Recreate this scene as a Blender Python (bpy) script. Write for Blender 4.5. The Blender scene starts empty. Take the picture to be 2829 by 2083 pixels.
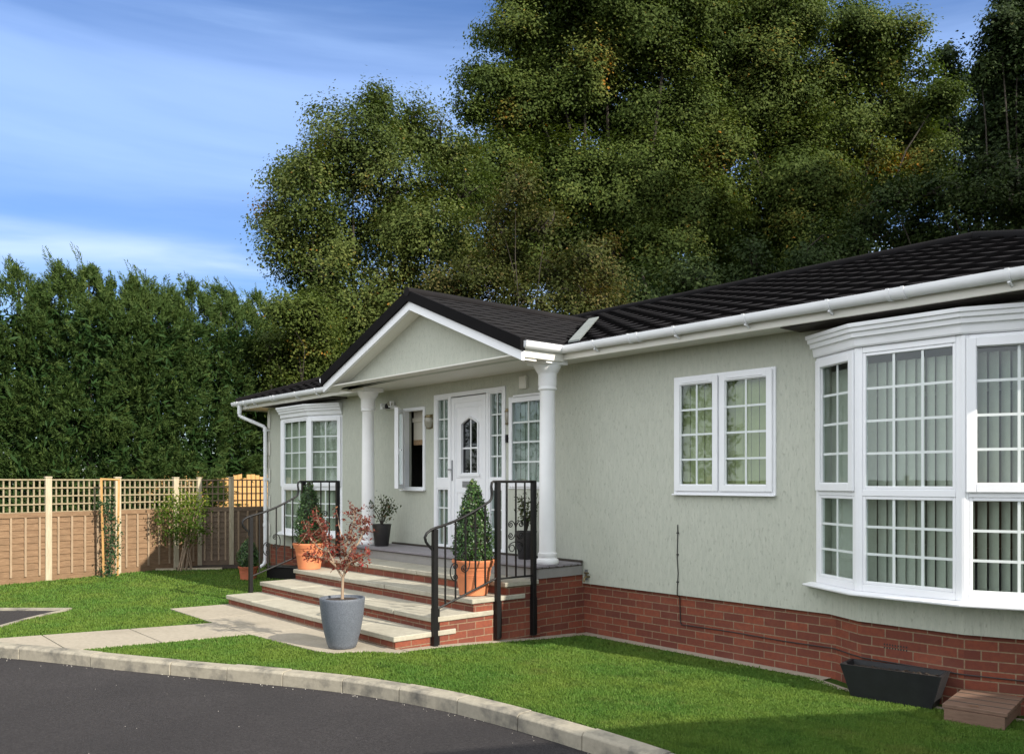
# House coordinates used throughout: u runs along the front wall (to the right), v out of the
# wall towards the road, z up.  World x = u, y = -v, z = z.  Metres.
import bpy, bmesh, math, random
import numpy as np
from mathutils import Vector
R = math.radians
rnd = random.Random(7)
scene = bpy.context.scene
COL = scene.collection
ORG = {}

# ------------------------------------------------------------------ mesh helper
class MB:
    def __init__(self):
        self.v = []; self.f = []; self.m = []; self.mi = 0
    def add(self, vs, fs):
        o = len(self.v); self.v += [tuple(p) for p in vs]
        for f in fs:
            self.f.append(tuple(i + o for i in f)); self.m.append(self.mi)
    def box(self, u0, u1, v0, v1, z0, z1):
        self.hexa([(u0, v0), (u1, v0), (u1, v1), (u0, v1)], z0, z1)
    def hexa(self, poly, z0, z1):
        n = len(poly)
        vs = [(p[0], p[1], z0) for p in poly] + [(p[0], p[1], z1) for p in poly]
        fs = [tuple(range(n))[::-1], tuple(range(n, 2 * n))]
        fs += [(i, (i + 1) % n, n + (i + 1) % n, n + i) for i in range(n)]
        self.add(vs, fs)
    def extr(self, poly, a, b):
        """poly: list of 3-D points; extruded from +a to +b (vectors)"""
        n = len(poly)
        vs = [tuple(p[k] + a[k] for k in range(3)) for p in poly] + [tuple(p[k] + b[k] for k in range(3)) for p in poly]
        fs = [tuple(range(n))[::-1], tuple(range(n, 2 * n))]
        fs += [(i, (i + 1) % n, n + (i + 1) % n, n + i) for i in range(n)]
        self.add(vs, fs)
    def fbox(self, fr, s0, s1, o0, o1, z0, z1):
        P, d, n = fr
        q = lambda s, o: (P[0] + d[0] * s + n[0] * o, P[1] + d[1] * s + n[1] * o)
        self.hexa([q(s0, o0), q(s1, o0), q(s1, o1), q(s0, o1)], z0, z1)
    def ring(self, fr, s0, s1, z0, z1, w, o0, o1):
        self.fbox(fr, s0, s0 + w, o0, o1, z0, z1); self.fbox(fr, s1 - w, s1, o0, o1, z0, z1)
        self.fbox(fr, s0 + w, s1 - w, o0, o1, z0, z0 + w); self.fbox(fr, s0 + w, s1 - w, o0, o1, z1 - w, z1)
    def quad(self, a, b, c, d):
        self.add([a, b, c, d], [(0, 1, 2, 3)])
    def tube(self, pts, r, n=8, cap=True):
        pts = [Vector(p) for p in pts]; rs = r if isinstance(r, (list, tuple)) else [r] * len(pts)
        vs = []; fs = []; prev = None
        for i, p in enumerate(pts):
            t = (pts[min(i + 1, len(pts) - 1)] - pts[max(i - 1, 0)])
            t = t.normalized() if t.length > 1e-9 else Vector((0, 0, 1))
            if prev is None:
                a = Vector((0, 0, 1)) if abs(t.z) < .9 else Vector((1, 0, 0))
                x = t.cross(a).normalized()
            else:
                x = prev - t * prev.dot(t)
                x = x.normalized() if x.length > 1e-6 else t.orthogonal().normalized()
            prev = x; y = t.cross(x)
            for k in range(n):
                a = 2 * math.pi * k / n
                vs.append(p + x * (rs[i] * math.cos(a)) + y * (rs[i] * math.sin(a)))
        for i in range(len(pts) - 1):
            for k in range(n):
                fs.append((i * n + k, i * n + (k + 1) % n, (i + 1) * n + (k + 1) % n, (i + 1) * n + k))
        if cap:
            fs.append(tuple(range(n))[::-1]); fs.append(tuple((len(pts) - 1) * n + k for k in range(n)))
        self.add(vs, fs)
    def lathe(self, c, prof, n=28, jit=0):
        vs = []; fs = []
        for r, z in prof:
            for k in range(n):
                a = 2 * math.pi * k / n
                rr = r * (1 + jit * rnd.uniform(-1, 1))
                vs.append((c[0] + rr * math.cos(a), c[1] + rr * math.sin(a), c[2] + z))
        for i in range(len(prof) - 1):
            for k in range(n):
                fs.append((i * n + k, i * n + (k + 1) % n, (i + 1) * n + (k + 1) % n, (i + 1) * n + k))
        fs.append(tuple(range(n))[::-1]); fs.append(tuple((len(prof) - 1) * n + k for k in range(n)))
        self.add(vs, fs)
    def sweep(self, path, prof, closed_prof=True):
        """path: (u,v) polyline, prof: (offset outward, z).  Outward = left normal of a +u path = +v"""
        n = len(path); offs = []
        for i in range(n):
            def nrm(a, b):
                dx, dy = b[0] - a[0], b[1] - a[1]; l = math.hypot(dx, dy); return (-dy / l, dx / l)
            if i == 0: m = nrm(path[0], path[1])
            elif i == n - 1: m = nrm(path[-2], path[-1])
            else:
                a = nrm(path[i - 1], path[i]); b = nrm(path[i], path[i + 1])
                k = 1 + a[0] * b[0] + a[1] * b[1]; m = ((a[0] + b[0]) / k, (a[1] + b[1]) / k)
            offs.append(m)
        vs = []; fs = []; k = len(prof)
        for i in range(n):
            for o, z in prof:
                vs.append((path[i][0] + offs[i][0] * o, path[i][1] + offs[i][1] * o, z))
        last = k if closed_prof else k - 1
        for i in range(n - 1):
            for j in range(last):
                fs.append((i * k + j, (i + 1) * k + j, (i + 1) * k + (j + 1) % k, i * k + (j + 1) % k))
        if closed_prof:
            fs.append(tuple(range(k))); fs.append(tuple((n - 1) * k + j for j in range(k))[::-1])
        self.add(vs, fs)
    def build(self, name, mats, parent=None, bevel=0, smooth=None, up=False, recalc=True, org=None, segs=1):
        if not isinstance(mats, (list, tuple)): mats = [mats]
        if org is None: org = ORG.get(parent, (0, 0, 0)) if parent is not None else (0, 0, 0)
        bm = bmesh.new()
        vv = [bm.verts.new((p[0] - org[0], -(p[1] - org[1]), p[2] - org[2])) for p in self.v]
        for f, mi in zip(self.f, self.m):
            try: fc = bm.faces.new([vv[i] for i in reversed(f)])
            except ValueError: continue
            fc.material_index = mi
        bm.normal_update()
        if up:
            for f in bm.faces:
                if f.normal.z < 0: f.normal_flip()
        elif recalc: bmesh.ops.recalc_face_normals(bm, faces=bm.faces)
        uv = bm.loops.layers.uv.new('UVMap')
        ox, oy, oz = org[0], -org[1], org[2]
        for f in bm.faces:
            nx, ny, nz = f.normal
            h = math.hypot(nx, ny)
            if h < .35: tx, ty, flat = 1, 0, True
            else: tx, ty, flat = -ny / h, nx / h, False
            for l in f.loops:
                c = l.vert.co
                if flat: l[uv].uv = (c.x + ox, c.y + oy)
                else: l[uv].uv = ((c.x + ox) * tx + (c.y + oy) * ty, c.z + oz)
        me = bpy.data.meshes.new(name); bm.to_mesh(me); bm.free()
        for m in mats: me.materials.append(m)
        if smooth is not None:
            me.polygons.foreach_set('use_smooth', [True] * len(me.polygons))
            me.set_sharp_from_angle(angle=R(smooth))
        o = bpy.data.objects.new(name, me); COL.objects.link(o)
        if parent is not None: o.parent = parent
        else: o.location = (org[0], -org[1], org[2])
        ORG[o] = org
        if bevel:
            b = o.modifiers.new('bevel', 'BEVEL'); b.width = bevel; b.segments = segs; b.limit_method = 'ANGLE'; b.angle_limit = R(40)
        return o

def tag(o, label=None, cat=None, group=None, kind=None):
    if label: o['label'] = label
    if cat: o['category'] = cat
    if group: o['group'] = group
    if kind: o['kind'] = kind
    return o
def thing(name, label, cat, loc, group=None):
    o = bpy.data.objects.new(name, None); COL.objects.link(o)
    o.location = (loc[0], -loc[1], loc[2]); o.empty_display_size = .2
    ORG[o] = tuple(loc); return tag(o, label, cat, group)

# ------------------------------------------------------------------ materials
class NT:
    def __init__(self, name):
        self.mat = bpy.data.materials.new(name); self.mat.use_nodes = True
        self.t = self.mat.node_tree; self.t.nodes.clear()
        self.out = self.n('ShaderNodeOutputMaterial')
    def n(self, typ, **kw):
        nd = self.t.nodes.new(typ)
        for k, v in kw.items():
            if k.startswith('i_'):
                key = k[2:].replace('_', ' ')
                nd.inputs[key].default_value = v
            else: setattr(nd, k, v)
        return nd
    def l(self, a, b): self.t.links.new(a, b)
    def coord(self, kind='Object', scale=(1, 1, 1)):
        c = self.n('ShaderNodeTexCoord'); m = self.n('ShaderNodeMapping'); m.inputs['Scale'].default_value = scale
        self.l(c.outputs[kind], m.inputs['Vector']); return m.outputs['Vector']
    def noise(self, vec, scale, detail=4, rough=.55):
        n = self.n('ShaderNodeTexNoise'); n.inputs['Scale'].default_value = scale
        n.inputs['Detail'].default_value = detail; n.inputs['Roughness'].default_value = rough
        self.l(vec, n.inputs['Vector']); return n.outputs['Fac']
    def ramp(self, fac, stops):
        r = self.n('ShaderNodeValToRGB'); el = r.color_ramp.elements
        while len(el) < len(stops): el.new(.5)
        for e, (p, c) in zip(el, stops):
            e.position = p; e.color = (c[0], c[1], c[2], 1) if not isinstance(c, (int, float)) else (c, c, c, 1)
        self.l(fac, r.inputs['Fac']); return r.outputs['Color']
    def mix(self, fac, a, b, mode='MIX'):
        m = self.n('ShaderNodeMix', data_type='RGBA', blend_type=mode)
        for s, val in ((0, fac), (6, a), (7, b)):
            if hasattr(val, 'is_linked') or hasattr(val, 'links'): self.l(val, m.inputs[s])
            elif s == 0: m.inputs[0].default_value = val
            else: m.inputs[s].default_value = (*val, 1)
        return m.outputs[2]
    def bump(self, h, strength=.3, dist=.01):
        b = self.n('ShaderNodeBump'); b.inputs['Strength'].default_value = strength; b.inputs['Distance'].default_value = dist
        self.l(h, b.inputs['Height']); return b.outputs['Normal']
    def pbsdf(self, color, rough=.6, normal=None, metallic=0, spec=.5):
        p = self.n('ShaderNodeBsdfPrincipled')
        if isinstance(color, tuple): p.inputs['Base Color'].default_value = (*color, 1)
        else: self.l(color, p.inputs['Base Color'])
        if isinstance(rough, (int, float)): p.inputs['Roughness'].default_value = rough
        else: self.l(rough, p.inputs['Roughness'])
        p.inputs['Metallic'].default_value = metallic; p.inputs['Specular IOR Level'].default_value = spec
        if normal is not None: self.l(normal, p.inputs['Normal'])
        self.l(p.outputs[0], self.out.inputs['Surface']); return p

def simple(name, c, rough=.5, var=.12, scale=6, bump=0, bscale=60, kind='Object', stretch=(1, 1, 1), metallic=0, spec=.5, dist=.004):
    m = NT(name); vec = m.coord(kind, stretch)
    f = m.noise(vec, scale, 5, .6)
    col = m.ramp(f, [(.25, tuple(x * (1 - var) for x in c)), (.75, tuple(min(1, x * (1 + var)) for x in c))])
    nrm = m.bump(m.noise(vec, bscale, 3, .6), bump, dist) if bump else None
    m.pbsdf(col, rough, nrm, metallic, spec); return m.mat

def mat_render():
    m = NT('cream_textured_wall'); uv = m.coord('UV')
    a = m.coord('UV', (1, .16, 1)); b = m.coord('UV', (1, .25, 1))
    big = m.noise(uv, .9, 3); streak = m.noise(a, 34, 5, .65)
    col = m.ramp(big, [(.3, (.478, .492, .418)), (.7, (.525, .538, .460))])
    col = m.mix(m.ramp(streak, [(.35, 0.0), (.62, .45)]), col, (.385, .405, .345))
    pits = m.noise(b, 58, 4, .65)
    pf = m.ramp(pits, [(.58, 0), (.70, 1)])
    col = m.mix(m.ramp(pits, [(.60, 0), (.76, .34)]), col, (.225, .23, .19))
    col = m.mix(m.ramp(m.noise(uv, .45, 4, .6), [(.45, 0), (.75, .30)]), col, (.395, .405, .34))
    fine = m.noise(a, 90, 3)
    hsum = m.n('ShaderNodeMath', operation='MULTIPLY_ADD'); m.l(streak, hsum.inputs[0]); hsum.inputs[1].default_value = .8; m.l(fine, hsum.inputs[2])
    h2 = m.n('ShaderNodeMath', operation='MULTIPLY_ADD'); m.l(pf, h2.inputs[0]); h2.inputs[1].default_value = -.8; m.l(hsum.outputs[0], h2.inputs[2])
    m.pbsdf(col, .85, m.bump(h2.outputs[0], .75, .006), spec=.25); return m.mat

def mat_brick():
    m = NT('red_brick'); uv = m.coord('UV')
    w = m.noise(uv, 9, 3)
    off = m.n('ShaderNodeVectorMath', operation='SCALE'); off.inputs['Scale'].default_value = 0
    b = m.n('ShaderNodeTexBrick'); m.l(uv, b.inputs['Vector'])
    for k, v in (('Scale', 1.0), ('Brick Width', .225), ('Row Height', .0762), ('Mortar Size', .0055), ('Mortar Smooth', .25), ('Bias', -.1)): b.inputs[k].default_value = v
    b.inputs['Color1'].default_value = (.255, .070, .036, 1); b.inputs['Color2'].default_value = (.125, .040, .027, 1)
    b.inputs['Mortar'].default_value = (.275, .205, .13, 1)
    n1 = m.noise(uv, 26, 4, .65)
    col = m.mix(m.ramp(n1, [(.35, 0), (.8, .7)]), b.outputs['Color'], (.12, .035, .03))
    n2 = m.noise(uv, 2.2, 3)
    col = m.mix(m.ramp(n2, [(.5, 0), (.85, .3)]), col, (.30, .13, .09))
    grit = m.noise(uv, 160, 3, .7)
    inv = m.n('ShaderNodeMath', operation='MULTIPLY_ADD'); m.l(b.outputs['Fac'], inv.inputs[0]); inv.inputs[1].default_value = -1.2; m.l(grit, inv.inputs[2])
    m.pbsdf(col, .85, m.bump(inv.outputs[0], .6, .006), spec=.3); return m.mat

def mat_stone(name, c, dark, stain=.5, scale=3.0):
    m = NT(name); v = m.coord('Object')
    a = m.noise(v, scale, 5, .65); b = m.noise(v, 22, 4, .65)
    col = m.ramp(b, [(.3, tuple(x * .86 for x in c)), (.7, tuple(x * 1.08 for x in c))])
    col = m.mix(m.ramp(a, [(.48, 0), (.72, stain)]), col, dark)
    m.pbsdf(col, .8, m.bump(m.noise(v, 70, 4, .7), .35, .004), spec=.3); return m.mat

def mat_asphalt():
    m = NT('asphalt'); v = m.coord('Object')
    fine = m.noise(v, 240, 3, .8); big = m.noise(v, .8, 4)
    vo = m.n('ShaderNodeTexVoronoi'); vo.inputs['Scale'].default_value = 130; m.l(v, vo.inputs['Vector'])
    col = m.ramp(fine, [(.3, (.017, .016, .017)), (.7, (.055, .0505, .052))])
    col = m.mix(m.ramp(big, [(.35, 0), (.7, .55)]), col, (.066, .060, .060))
    col = m.mix(m.ramp(m.noise(v, 55, 3, .75), [(.38, .75), (.60, 0)]), col, (.020, .018, .019))
    col = m.mix(m.ramp(m.noise(v, 2.6, 5, .7), [(.50, 0), (.72, .5)]), col, (.033, .030, .031))
    spk = m.ramp(m.noise(v, 75, 2, .9), [(.66, 0), (.76, .55)])
    col = m.mix(spk, col, (.20, .18, .165))
    h = m.n('ShaderNodeMath', operation='ADD'); m.l(vo.outputs['Distance'], h.inputs[0]); m.l(fine, h.inputs[1])
    m.pbsdf(col, .9, m.bump(h.outputs[0], .8, .006), spec=.25); return m.mat

def mat_wood(name, light, dark, scale=(3, 3, 40), rough=.75, mottle=.35):
    m = NT(name); v = m.coord('Object', scale); o = m.coord('Object')
    g = m.noise(v, 3, 6, .65); b = m.noise(o, 5, 3)
    col = m.ramp(g, [(.3, dark), (.65, light)])
    col = m.mix(m.ramp(b, [(.45, 0), (.75, mottle)]), col, tuple(x * .55 for x in light))
    m.pbsdf(col, rough, m.bump(g, .35, .004), spec=.3); return m.mat

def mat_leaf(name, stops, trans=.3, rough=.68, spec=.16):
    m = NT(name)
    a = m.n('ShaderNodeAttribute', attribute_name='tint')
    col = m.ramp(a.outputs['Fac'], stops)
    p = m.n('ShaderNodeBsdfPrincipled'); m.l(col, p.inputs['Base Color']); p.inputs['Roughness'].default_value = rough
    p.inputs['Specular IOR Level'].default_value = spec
    t = m.n('ShaderNodeBsdfTranslucent')
    hsv = m.n('ShaderNodeHueSaturation'); hsv.inputs['Saturation'].default_value = 1.15; hsv.inputs['Value'].default_value = 1.1
    m.l(col, hsv.inputs['Color']); m.l(hsv.outputs[0], t.inputs['Color'])
    mx = m.n('ShaderNodeMixShader'); mx.inputs[0].default_value = trans
    m.l(p.outputs[0], mx.inputs[1]); m.l(t.outputs[0], mx.inputs[2]); m.l(mx.outputs[0], m.out.inputs['Surface'])
    return m.mat

def mat_glass(name='window_glass', tint=(.90, .94, .92), ior=.038):
    m = NT(name)
    t = m.n('ShaderNodeBsdfTransparent'); t.inputs['Color'].default_value = (*tint, 1)
    g = m.n('ShaderNodeBsdfGlossy'); g.inputs['Roughness'].default_value = .01; g.inputs['Color'].default_value = (.95, .97, 1, 1)
    v = m.coord('Object'); g_n = m.bump(m.noise(v, 1.7, 2), .06, .02); m.l(g_n, g.inputs['Normal'])
    lw_ = m.n('ShaderNodeLayerWeight'); lw_.inputs['Blend'].default_value = .5     # two panes, Schlick
    pw = m.n('ShaderNodeMath', operation='POWER'); m.l(lw_.outputs['Facing'], pw.inputs[0]); pw.inputs[1].default_value = 4.5
    f = m.n('ShaderNodeMath', operation='MULTIPLY_ADD'); m.l(pw.outputs[0], f.inputs[0]); f.inputs[1].default_value = .50; f.inputs[2].default_value = ior
    mx = m.n('ShaderNodeMixShader'); m.l(f.outputs[0], mx.inputs[0]); m.l(t.outputs[0], mx.inputs[1]); m.l(g.outputs[0], mx.inputs[2])
    m.l(mx.outputs[0], m.out.inputs['Surface']); return m.mat

def mat_roof(name, a, b):
    m = NT(name); v = m.coord('Object')
    g = m.noise(v, 220, 3, .8); q = m.noise(v, 1.6, 4)
    col = m.ramp(g, [(.3, a), (.75, b)])
    col = m.mix(m.ramp(q, [(.5, 0), (.8, .35)]), col, tuple(x * 1.5 for x in b))
    m.pbsdf(col, .9, m.bump(g, .4, .004), spec=.12); return m.mat

M = {}
M['render'] = mat_render(); M['brick'] = mat_brick()
M['upvc'] = simple('white_upvc', (.80, .81, .83), .28, .03, 3)
M['bars'] = simple('glazing_bar_white', (.66, .70, .69), .4, .03)
M['fascia'] = simple('cream_white_fascia', (.68, .665, .60), .45, .05, 2, stretch=(.4, 1, 1))
M['gutter'] = simple('white_gutter', (.78, .79, .805), .36, .06, 3)
M['column'] = simple('white_painted_column', (.82, .82, .81), .45, .04, 4, .08, 40)
M['roof'] = mat_roof('dark_roof_tile', (.0045, .004, .0045), (.012, .0105, .011))
M['porchroof'] = mat_roof('grey_brown_roof_tile', (.0085, .008, .0085), (.019, .0175, .018))
M['ridge'] = mat_roof('black_ridge_cap', (.004, .0037, .004), (.009, .008, .009))
M['lead'] = simple('valley_lead', (.20, .22, .21), .6, .15, 5)
M['slab'] = mat_stone('stone_tread', (.40, .375, .30), (.21, .19, .145), .5)
M['paving'] = mat_stone('concrete_paving', (.36, .318, .25), (.23, .20, .15), .6, 1.6)
M['kerb'] = mat_stone('kerb_concrete', (.33, .30, .235), (.085, .083, .076), .95, 4.2)
M['joint'] = simple('mortar_joint', (.18, .15, .11), .9)
M['asphalt'] = mat_asphalt()
M['deck'] = mat_wood('grey_deck_board', (.27, .25, .265), (.20, .185, .195), (1.2, 30, 30), .6, .2)
M['deckside'] = simple('grey_deck_fascia', (.26, .25, .235), .6, .08, 8)
M['black'] = simple('black_gloss_metal', (.006, .006, .0065), .45, .2, 30, .1, 90, spec=.3)
M['terracotta'] = simple('terracotta', (.58, .20, .085), .72, .14, 7, .15, 90)
M['terra_old'] = simple('terracotta_dull', (.44, .125, .06), .78, .16, 7, .15, 90)
M['darkpot'] = simple('dark_slate_pot', (.024, .022, .022), .45, .25, 12, .12, 60)
M['greypot'] = simple('speckled_grey_pot', (.105, .12, .145), .62, .35, 85, .25, 110)
M['trough'] = simple('black_trough', (.013, .014, .016), .5, .3, 9, .25, 50)
M['soil'] = simple('dark_soil', (.035, .024, .016), .95, .4, 30, .9, 45, dist=.02)
M['brownwood'] = mat_wood('brown_decking', (.205, .128, .090), (.145, .088, .062), (1.5, 25, 25), .65, .25)
M['board'] = mat_wood('larch_lap_board', (.27, .172, .098), (.16, .092, .050), (2.2, 2.2, 22), .8, .5)
M['batten'] = mat_wood('pale_batten', (.38, .28, .185), (.27, .19, .12), (20, 20, 2), .8, .2)
M['post'] = mat_wood('pale_fence_post', (.50, .435, .31), (.36, .30, .20), (18, 18, 1.5), .8, .15)
M['trellis'] = mat_wood('weathered_trellis', (.36, .30, .195), (.24, .19, .115), (8, 8, 8), .8, .2)
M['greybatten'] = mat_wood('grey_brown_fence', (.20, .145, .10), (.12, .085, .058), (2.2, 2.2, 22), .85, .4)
M['newwood'] = mat_wood('fresh_orange_timber', (.60, .36, .14), (.44, .24, .08), (18, 18, 1.5), .6, .1)
M['bark'] = simple('oak_bark', (.036, .029, .021), .9, .35, 8, .8, 16, stretch=(1, 1, .3), dist=.03)
M['palebark'] = simple('pale_bark', (.30, .22, .15), .8, .3, 20, .5, 40, stretch=(1, 1, .4))
M['slat'] = simple('blind_fabric', (.46, .47, .415), .8, .06, 20)
M['greenblind'] = simple('olive_blind_fabric', (.36, .38, .20), .8, .06, 20)
M['curtain'] = simple('curtain_fabric', (.44, .46, .38), .85, .06, 10)
M['greyblind'] = simple('grey_blind_fabric', (.30, .33, .30), .8, .05, 10)
M['inside'] = simple('interior_paint', (.16, .15, .125), .9)
M['roller'] = simple('roller_blind_cream', (.60, .55, .47), .8, .05)
M['fringe'] = simple('blind_fringe', (.33, .21, .12), .9, .5, 60)
M['brass'] = simple('old_brass', (.20, .16, .085), .35, .25, 30, metallic=.8)
M['lampglass'] = simple('frosted_lamp_glass', (.30, .29, .235), .25, .2, 20)
M['steel'] = simple('door_steel', (.30, .31, .33), .3, .1, metallic=.8)
M['trim_gapshade'] = simple('dark_trim_and_gap_shade', (.045, .036, .028), .9, .2)  # deck trim colour, also painted in as shade in gaps
M['glass'] = mat_glass()
M['darkglass'] = mat_glass('dark_door_glass', (.10, .11, .10), .06)
M['cable'] = simple('black_cable', (.018, .017, .017), .5)
M['pebble'] = simple('pale_chipping', (.55, .52, .46), .8, .2, 20)

def grass_ground():
    m = NT('lawn_turf'); v = m.coord('Object')
    big = m.noise(v, .9, 4); mid = m.noise(v, 7, 4, .6); fine = m.noise(v, 120, 3, .7)
    col = m.ramp(fine, [(.3, (.020, .048, .006)), (.72, (.060, .118, .014))])
    col = m.mix(m.ramp(big, [(.4, 0), (.7, .4)]), col, (.085, .115, .018))
    col = m.mix(m.ramp(mid, [(.55, 0), (.8, .35)]), col, (.024, .06, .008))
    m.pbsdf(col, .9, m.bump(fine, .9, .02), spec=.15); return m.mat
M['turf'] = grass_ground()
M['earth'] = simple('rough_ground', (.05, .055, .022), .95, .4, .6, .5, 10)
def grass_blade():
    m = NT('grass_blades'); a = m.n('ShaderNodeAttribute', attribute_name='tint'); v = m.coord('Object')
    c1 = m.ramp(a.outputs['Fac'], [(0, (.040, .105, .014)), (.5, (.088, .195, .028)), (.85, (.140, .235, .048)), (1, (.23, .22, .075))])
    big = m.noise(v, 1.1, 4, .6)
    c = m.mix(m.ramp(big, [(.36, 0), (.64, .85)]), c1, (.150, .222, .034))
    c = m.mix(m.ramp(m.noise(v, 2.3, 4, .65), [(.56, 0), (.74, .55)]), c, (.19, .205, .055))
    mid = m.noise(v, 5.5, 3, .6)
    c = m.mix(m.ramp(mid, [(.52, 0), (.72, .6)]), c, (.034, .085, .010))
    p = m.n('ShaderNodeBsdfPrincipled'); m.l(c, p.inputs['Base Color']); p.inputs['Roughness'].default_value = .6; p.inputs['Specular IOR Level'].default_value = .25
    t = m.n('ShaderNodeBsdfTranslucent'); m.l(c, t.inputs['Color'])
    mx = m.n('ShaderNodeMixShader'); mx.inputs[0].default_value = .3
    m.l(p.outputs[0], mx.inputs[1]); m.l(t.outputs[0], mx.inputs[2]); m.l(mx.outputs[0], m.out.inputs['Surface']); return m.mat
M['blade'] = grass_blade()
M['oak_mid'] = mat_leaf('oak_leaf_mid', [(0, (.030, .052, .011)), (.45, (.080, .112, .026)), (.78, (.145, .168, .046)), (.92, (.22, .17, .04)), (1, (.32, .16, .03))])
M['oak_olive'] = mat_leaf('oak_leaf_olive', [(0, (.028, .048, .010)), (.45, (.068, .100, .020)), (.78, (.118, .146, .032)), (.95, (.23, .175, .032)), (1, (.36, .17, .025))])
M['oak_brown'] = mat_leaf('turning_leaf', [(0, (.032, .044, .011)), (.4, (.070, .082, .020)), (.65, (.14, .108, .038)), (.85, (.17, .10, .034)), (1, (.24, .105, .03))])
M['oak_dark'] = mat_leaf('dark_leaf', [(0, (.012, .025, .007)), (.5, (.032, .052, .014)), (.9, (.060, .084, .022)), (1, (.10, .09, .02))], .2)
M['conifer'] = mat_leaf('conifer_spray', [(0, (.020, .052, .012)), (.5, (.052, .086, .020)), (.85, (.100, .140, .034)), (1, (.11, .15, .035))], .2)
M['box'] = mat_leaf('box_leaf', [(0, (.014, .042, .010)), (.5, (.034, .088, .016)), (.85, (.085, .15, .028)), (1, (.16, .20, .05))], .2, .4, .5)
M['shrub'] = mat_leaf('shrub_leaf', [(0, (.035, .075, .012)), (.5, (.075, .125, .018)), (.85, (.14, .19, .025)), (1, (.24, .25, .035))], .4)
M['porchplant'] = mat_leaf('rosebush_leaf', [(0, (.025, .04, .014)), (.5, (.05, .07, .022)), (.85, (.10, .10, .035)), (1, (.22, .09, .05))], .25)
M['ivy'] = mat_leaf('climber_leaf', [(0, (.012, .04, .016)), (.6, (.03, .075, .026)), (1, (.20, .22, .14))], .25)
M['maple'] = mat_leaf('maple_leaf', [(0, (.085, .028, .020)), (.45, (.17, .050, .036)), (.75, (.26, .055, .040)), (.9, (.24, .11, .05)), (1, (.36, .05, .05))], .35)

# ------------------------------------------------------------------ leaf clouds (numpy)
def leaf_mesh(name, c, nrm, size, tint, mat, parent=None, aspect=.55, tdir=None, fold=0.0):
    n = len(c); org = ORG.get(parent, (0, 0, 0))
    g = np.random.default_rng(len(c) + 11)
    w = np.empty((n, 3)); w[:, 0] = c[:, 0] - org[0]; w[:, 1] = -(c[:, 1] - org[1]); w[:, 2] = c[:, 2] - org[2]
    N = nrm.copy(); N[:, 1] *= -1; N /= np.linalg.norm(N, axis=1, keepdims=True) + 1e-9
    if tdir is None: t = g.normal(size=(n, 3))
    else: t = tdir.copy(); t[:, 1] *= -1
    t -= N * np.sum(t * N, axis=1, keepdims=True); t /= np.linalg.norm(t, axis=1, keepdims=True) + 1e-9
    b = np.cross(N, t); s = size[:, None]
    k = g.uniform(-.25, .25, size=(n, 1))
    vs = np.empty((n, 4, 3))
    vs[:, 0] = w - t * s * .5; vs[:, 1] = w + b * s * .5 * aspect + t * s * k + N * s * fold
    vs[:, 2] = w + t * s * .5; vs[:, 3] = w - b * s * .5 * aspect + t * s * k + N * s * fold
    me = bpy.data.meshes.new(name)
    me.vertices.add(4 * n); me.vertices.foreach_set('co', vs.reshape(-1).astype(np.float32))
    me.loops.add(4 * n); me.loops.foreach_set('vertex_index', np.arange(4 * n, dtype=np.int32))
    me.polygons.add(n); me.polygons.foreach_set('loop_start', np.arange(0, 4 * n, 4, dtype=np.int32))
    me.update(calc_edges=True)
    at = me.attributes.new('tint', 'FLOAT', 'FACE'); at.data.foreach_set('value', np.clip(tint, 0, 1).astype(np.float32))
    me.materials.append(mat)
    o = bpy.data.objects.new(name, me); COL.objects.link(o)
    if parent is not None: o.parent = parent
    else: o.location = (org[0], -org[1], org[2])
    ORG[o] = org
    return o

def unit(g, n):
    d = g.normal(size=(n, 3)); return d / np.linalg.norm(d, axis=1, keepdims=True)

def crown_points(g, lobes, sub=(9, 12), sprays=9, leaves=46, subr=(.33, .50), spr=.40, flat=.75):
    """lobes -> sub-lobes -> sprays -> leaves.  Returns centres, normals, spray id, spray centres."""
    C = []; Nn = []; T = []; tw = []
    for (u, v, z, r) in lobes:
        ns = int(g.integers(sub[0], sub[1] + 1) * max(.6, min(1.6, r / 1.3)))
        d = unit(g, ns); d[:, 2] = d[:, 2] * .8 + .18
        for i in range(ns):
            rr = r * g.uniform(*subr)
            sc = np.array([u, v, z]) + d[i] * (r - rr * .55) * g.uniform(.55, 1.05)
            tint0 = g.normal(0, .10)
            m = max(4, int(sprays * (rr / .55) ** 1.6))
            sd = unit(g, m); sd[:, 2] += .25
            for k in range(m):
                pc = sc + sd[k] * rr * g.uniform(.45, 1.12) * np.array([1, 1, .8])
                nl = int(leaves * g.uniform(.6, 1.3))
                q = g.normal(size=(nl, 3)) * np.array([1, 1, flat]) * spr * .5
                C.append(pc + q)
                nn = g.normal(size=(nl, 3)) * .36 + sd[k] * .55 + d[i] * .5 + np.array([0, 0, .45]); Nn.append(nn)
                T.append(np.full(nl, tint0 + g.normal(0, .06)) + g.normal(0, .085, nl))
                tw.append((sc, pc, rr))
    return np.concatenate(C), np.concatenate(Nn), np.concatenate(T), tw

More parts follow.
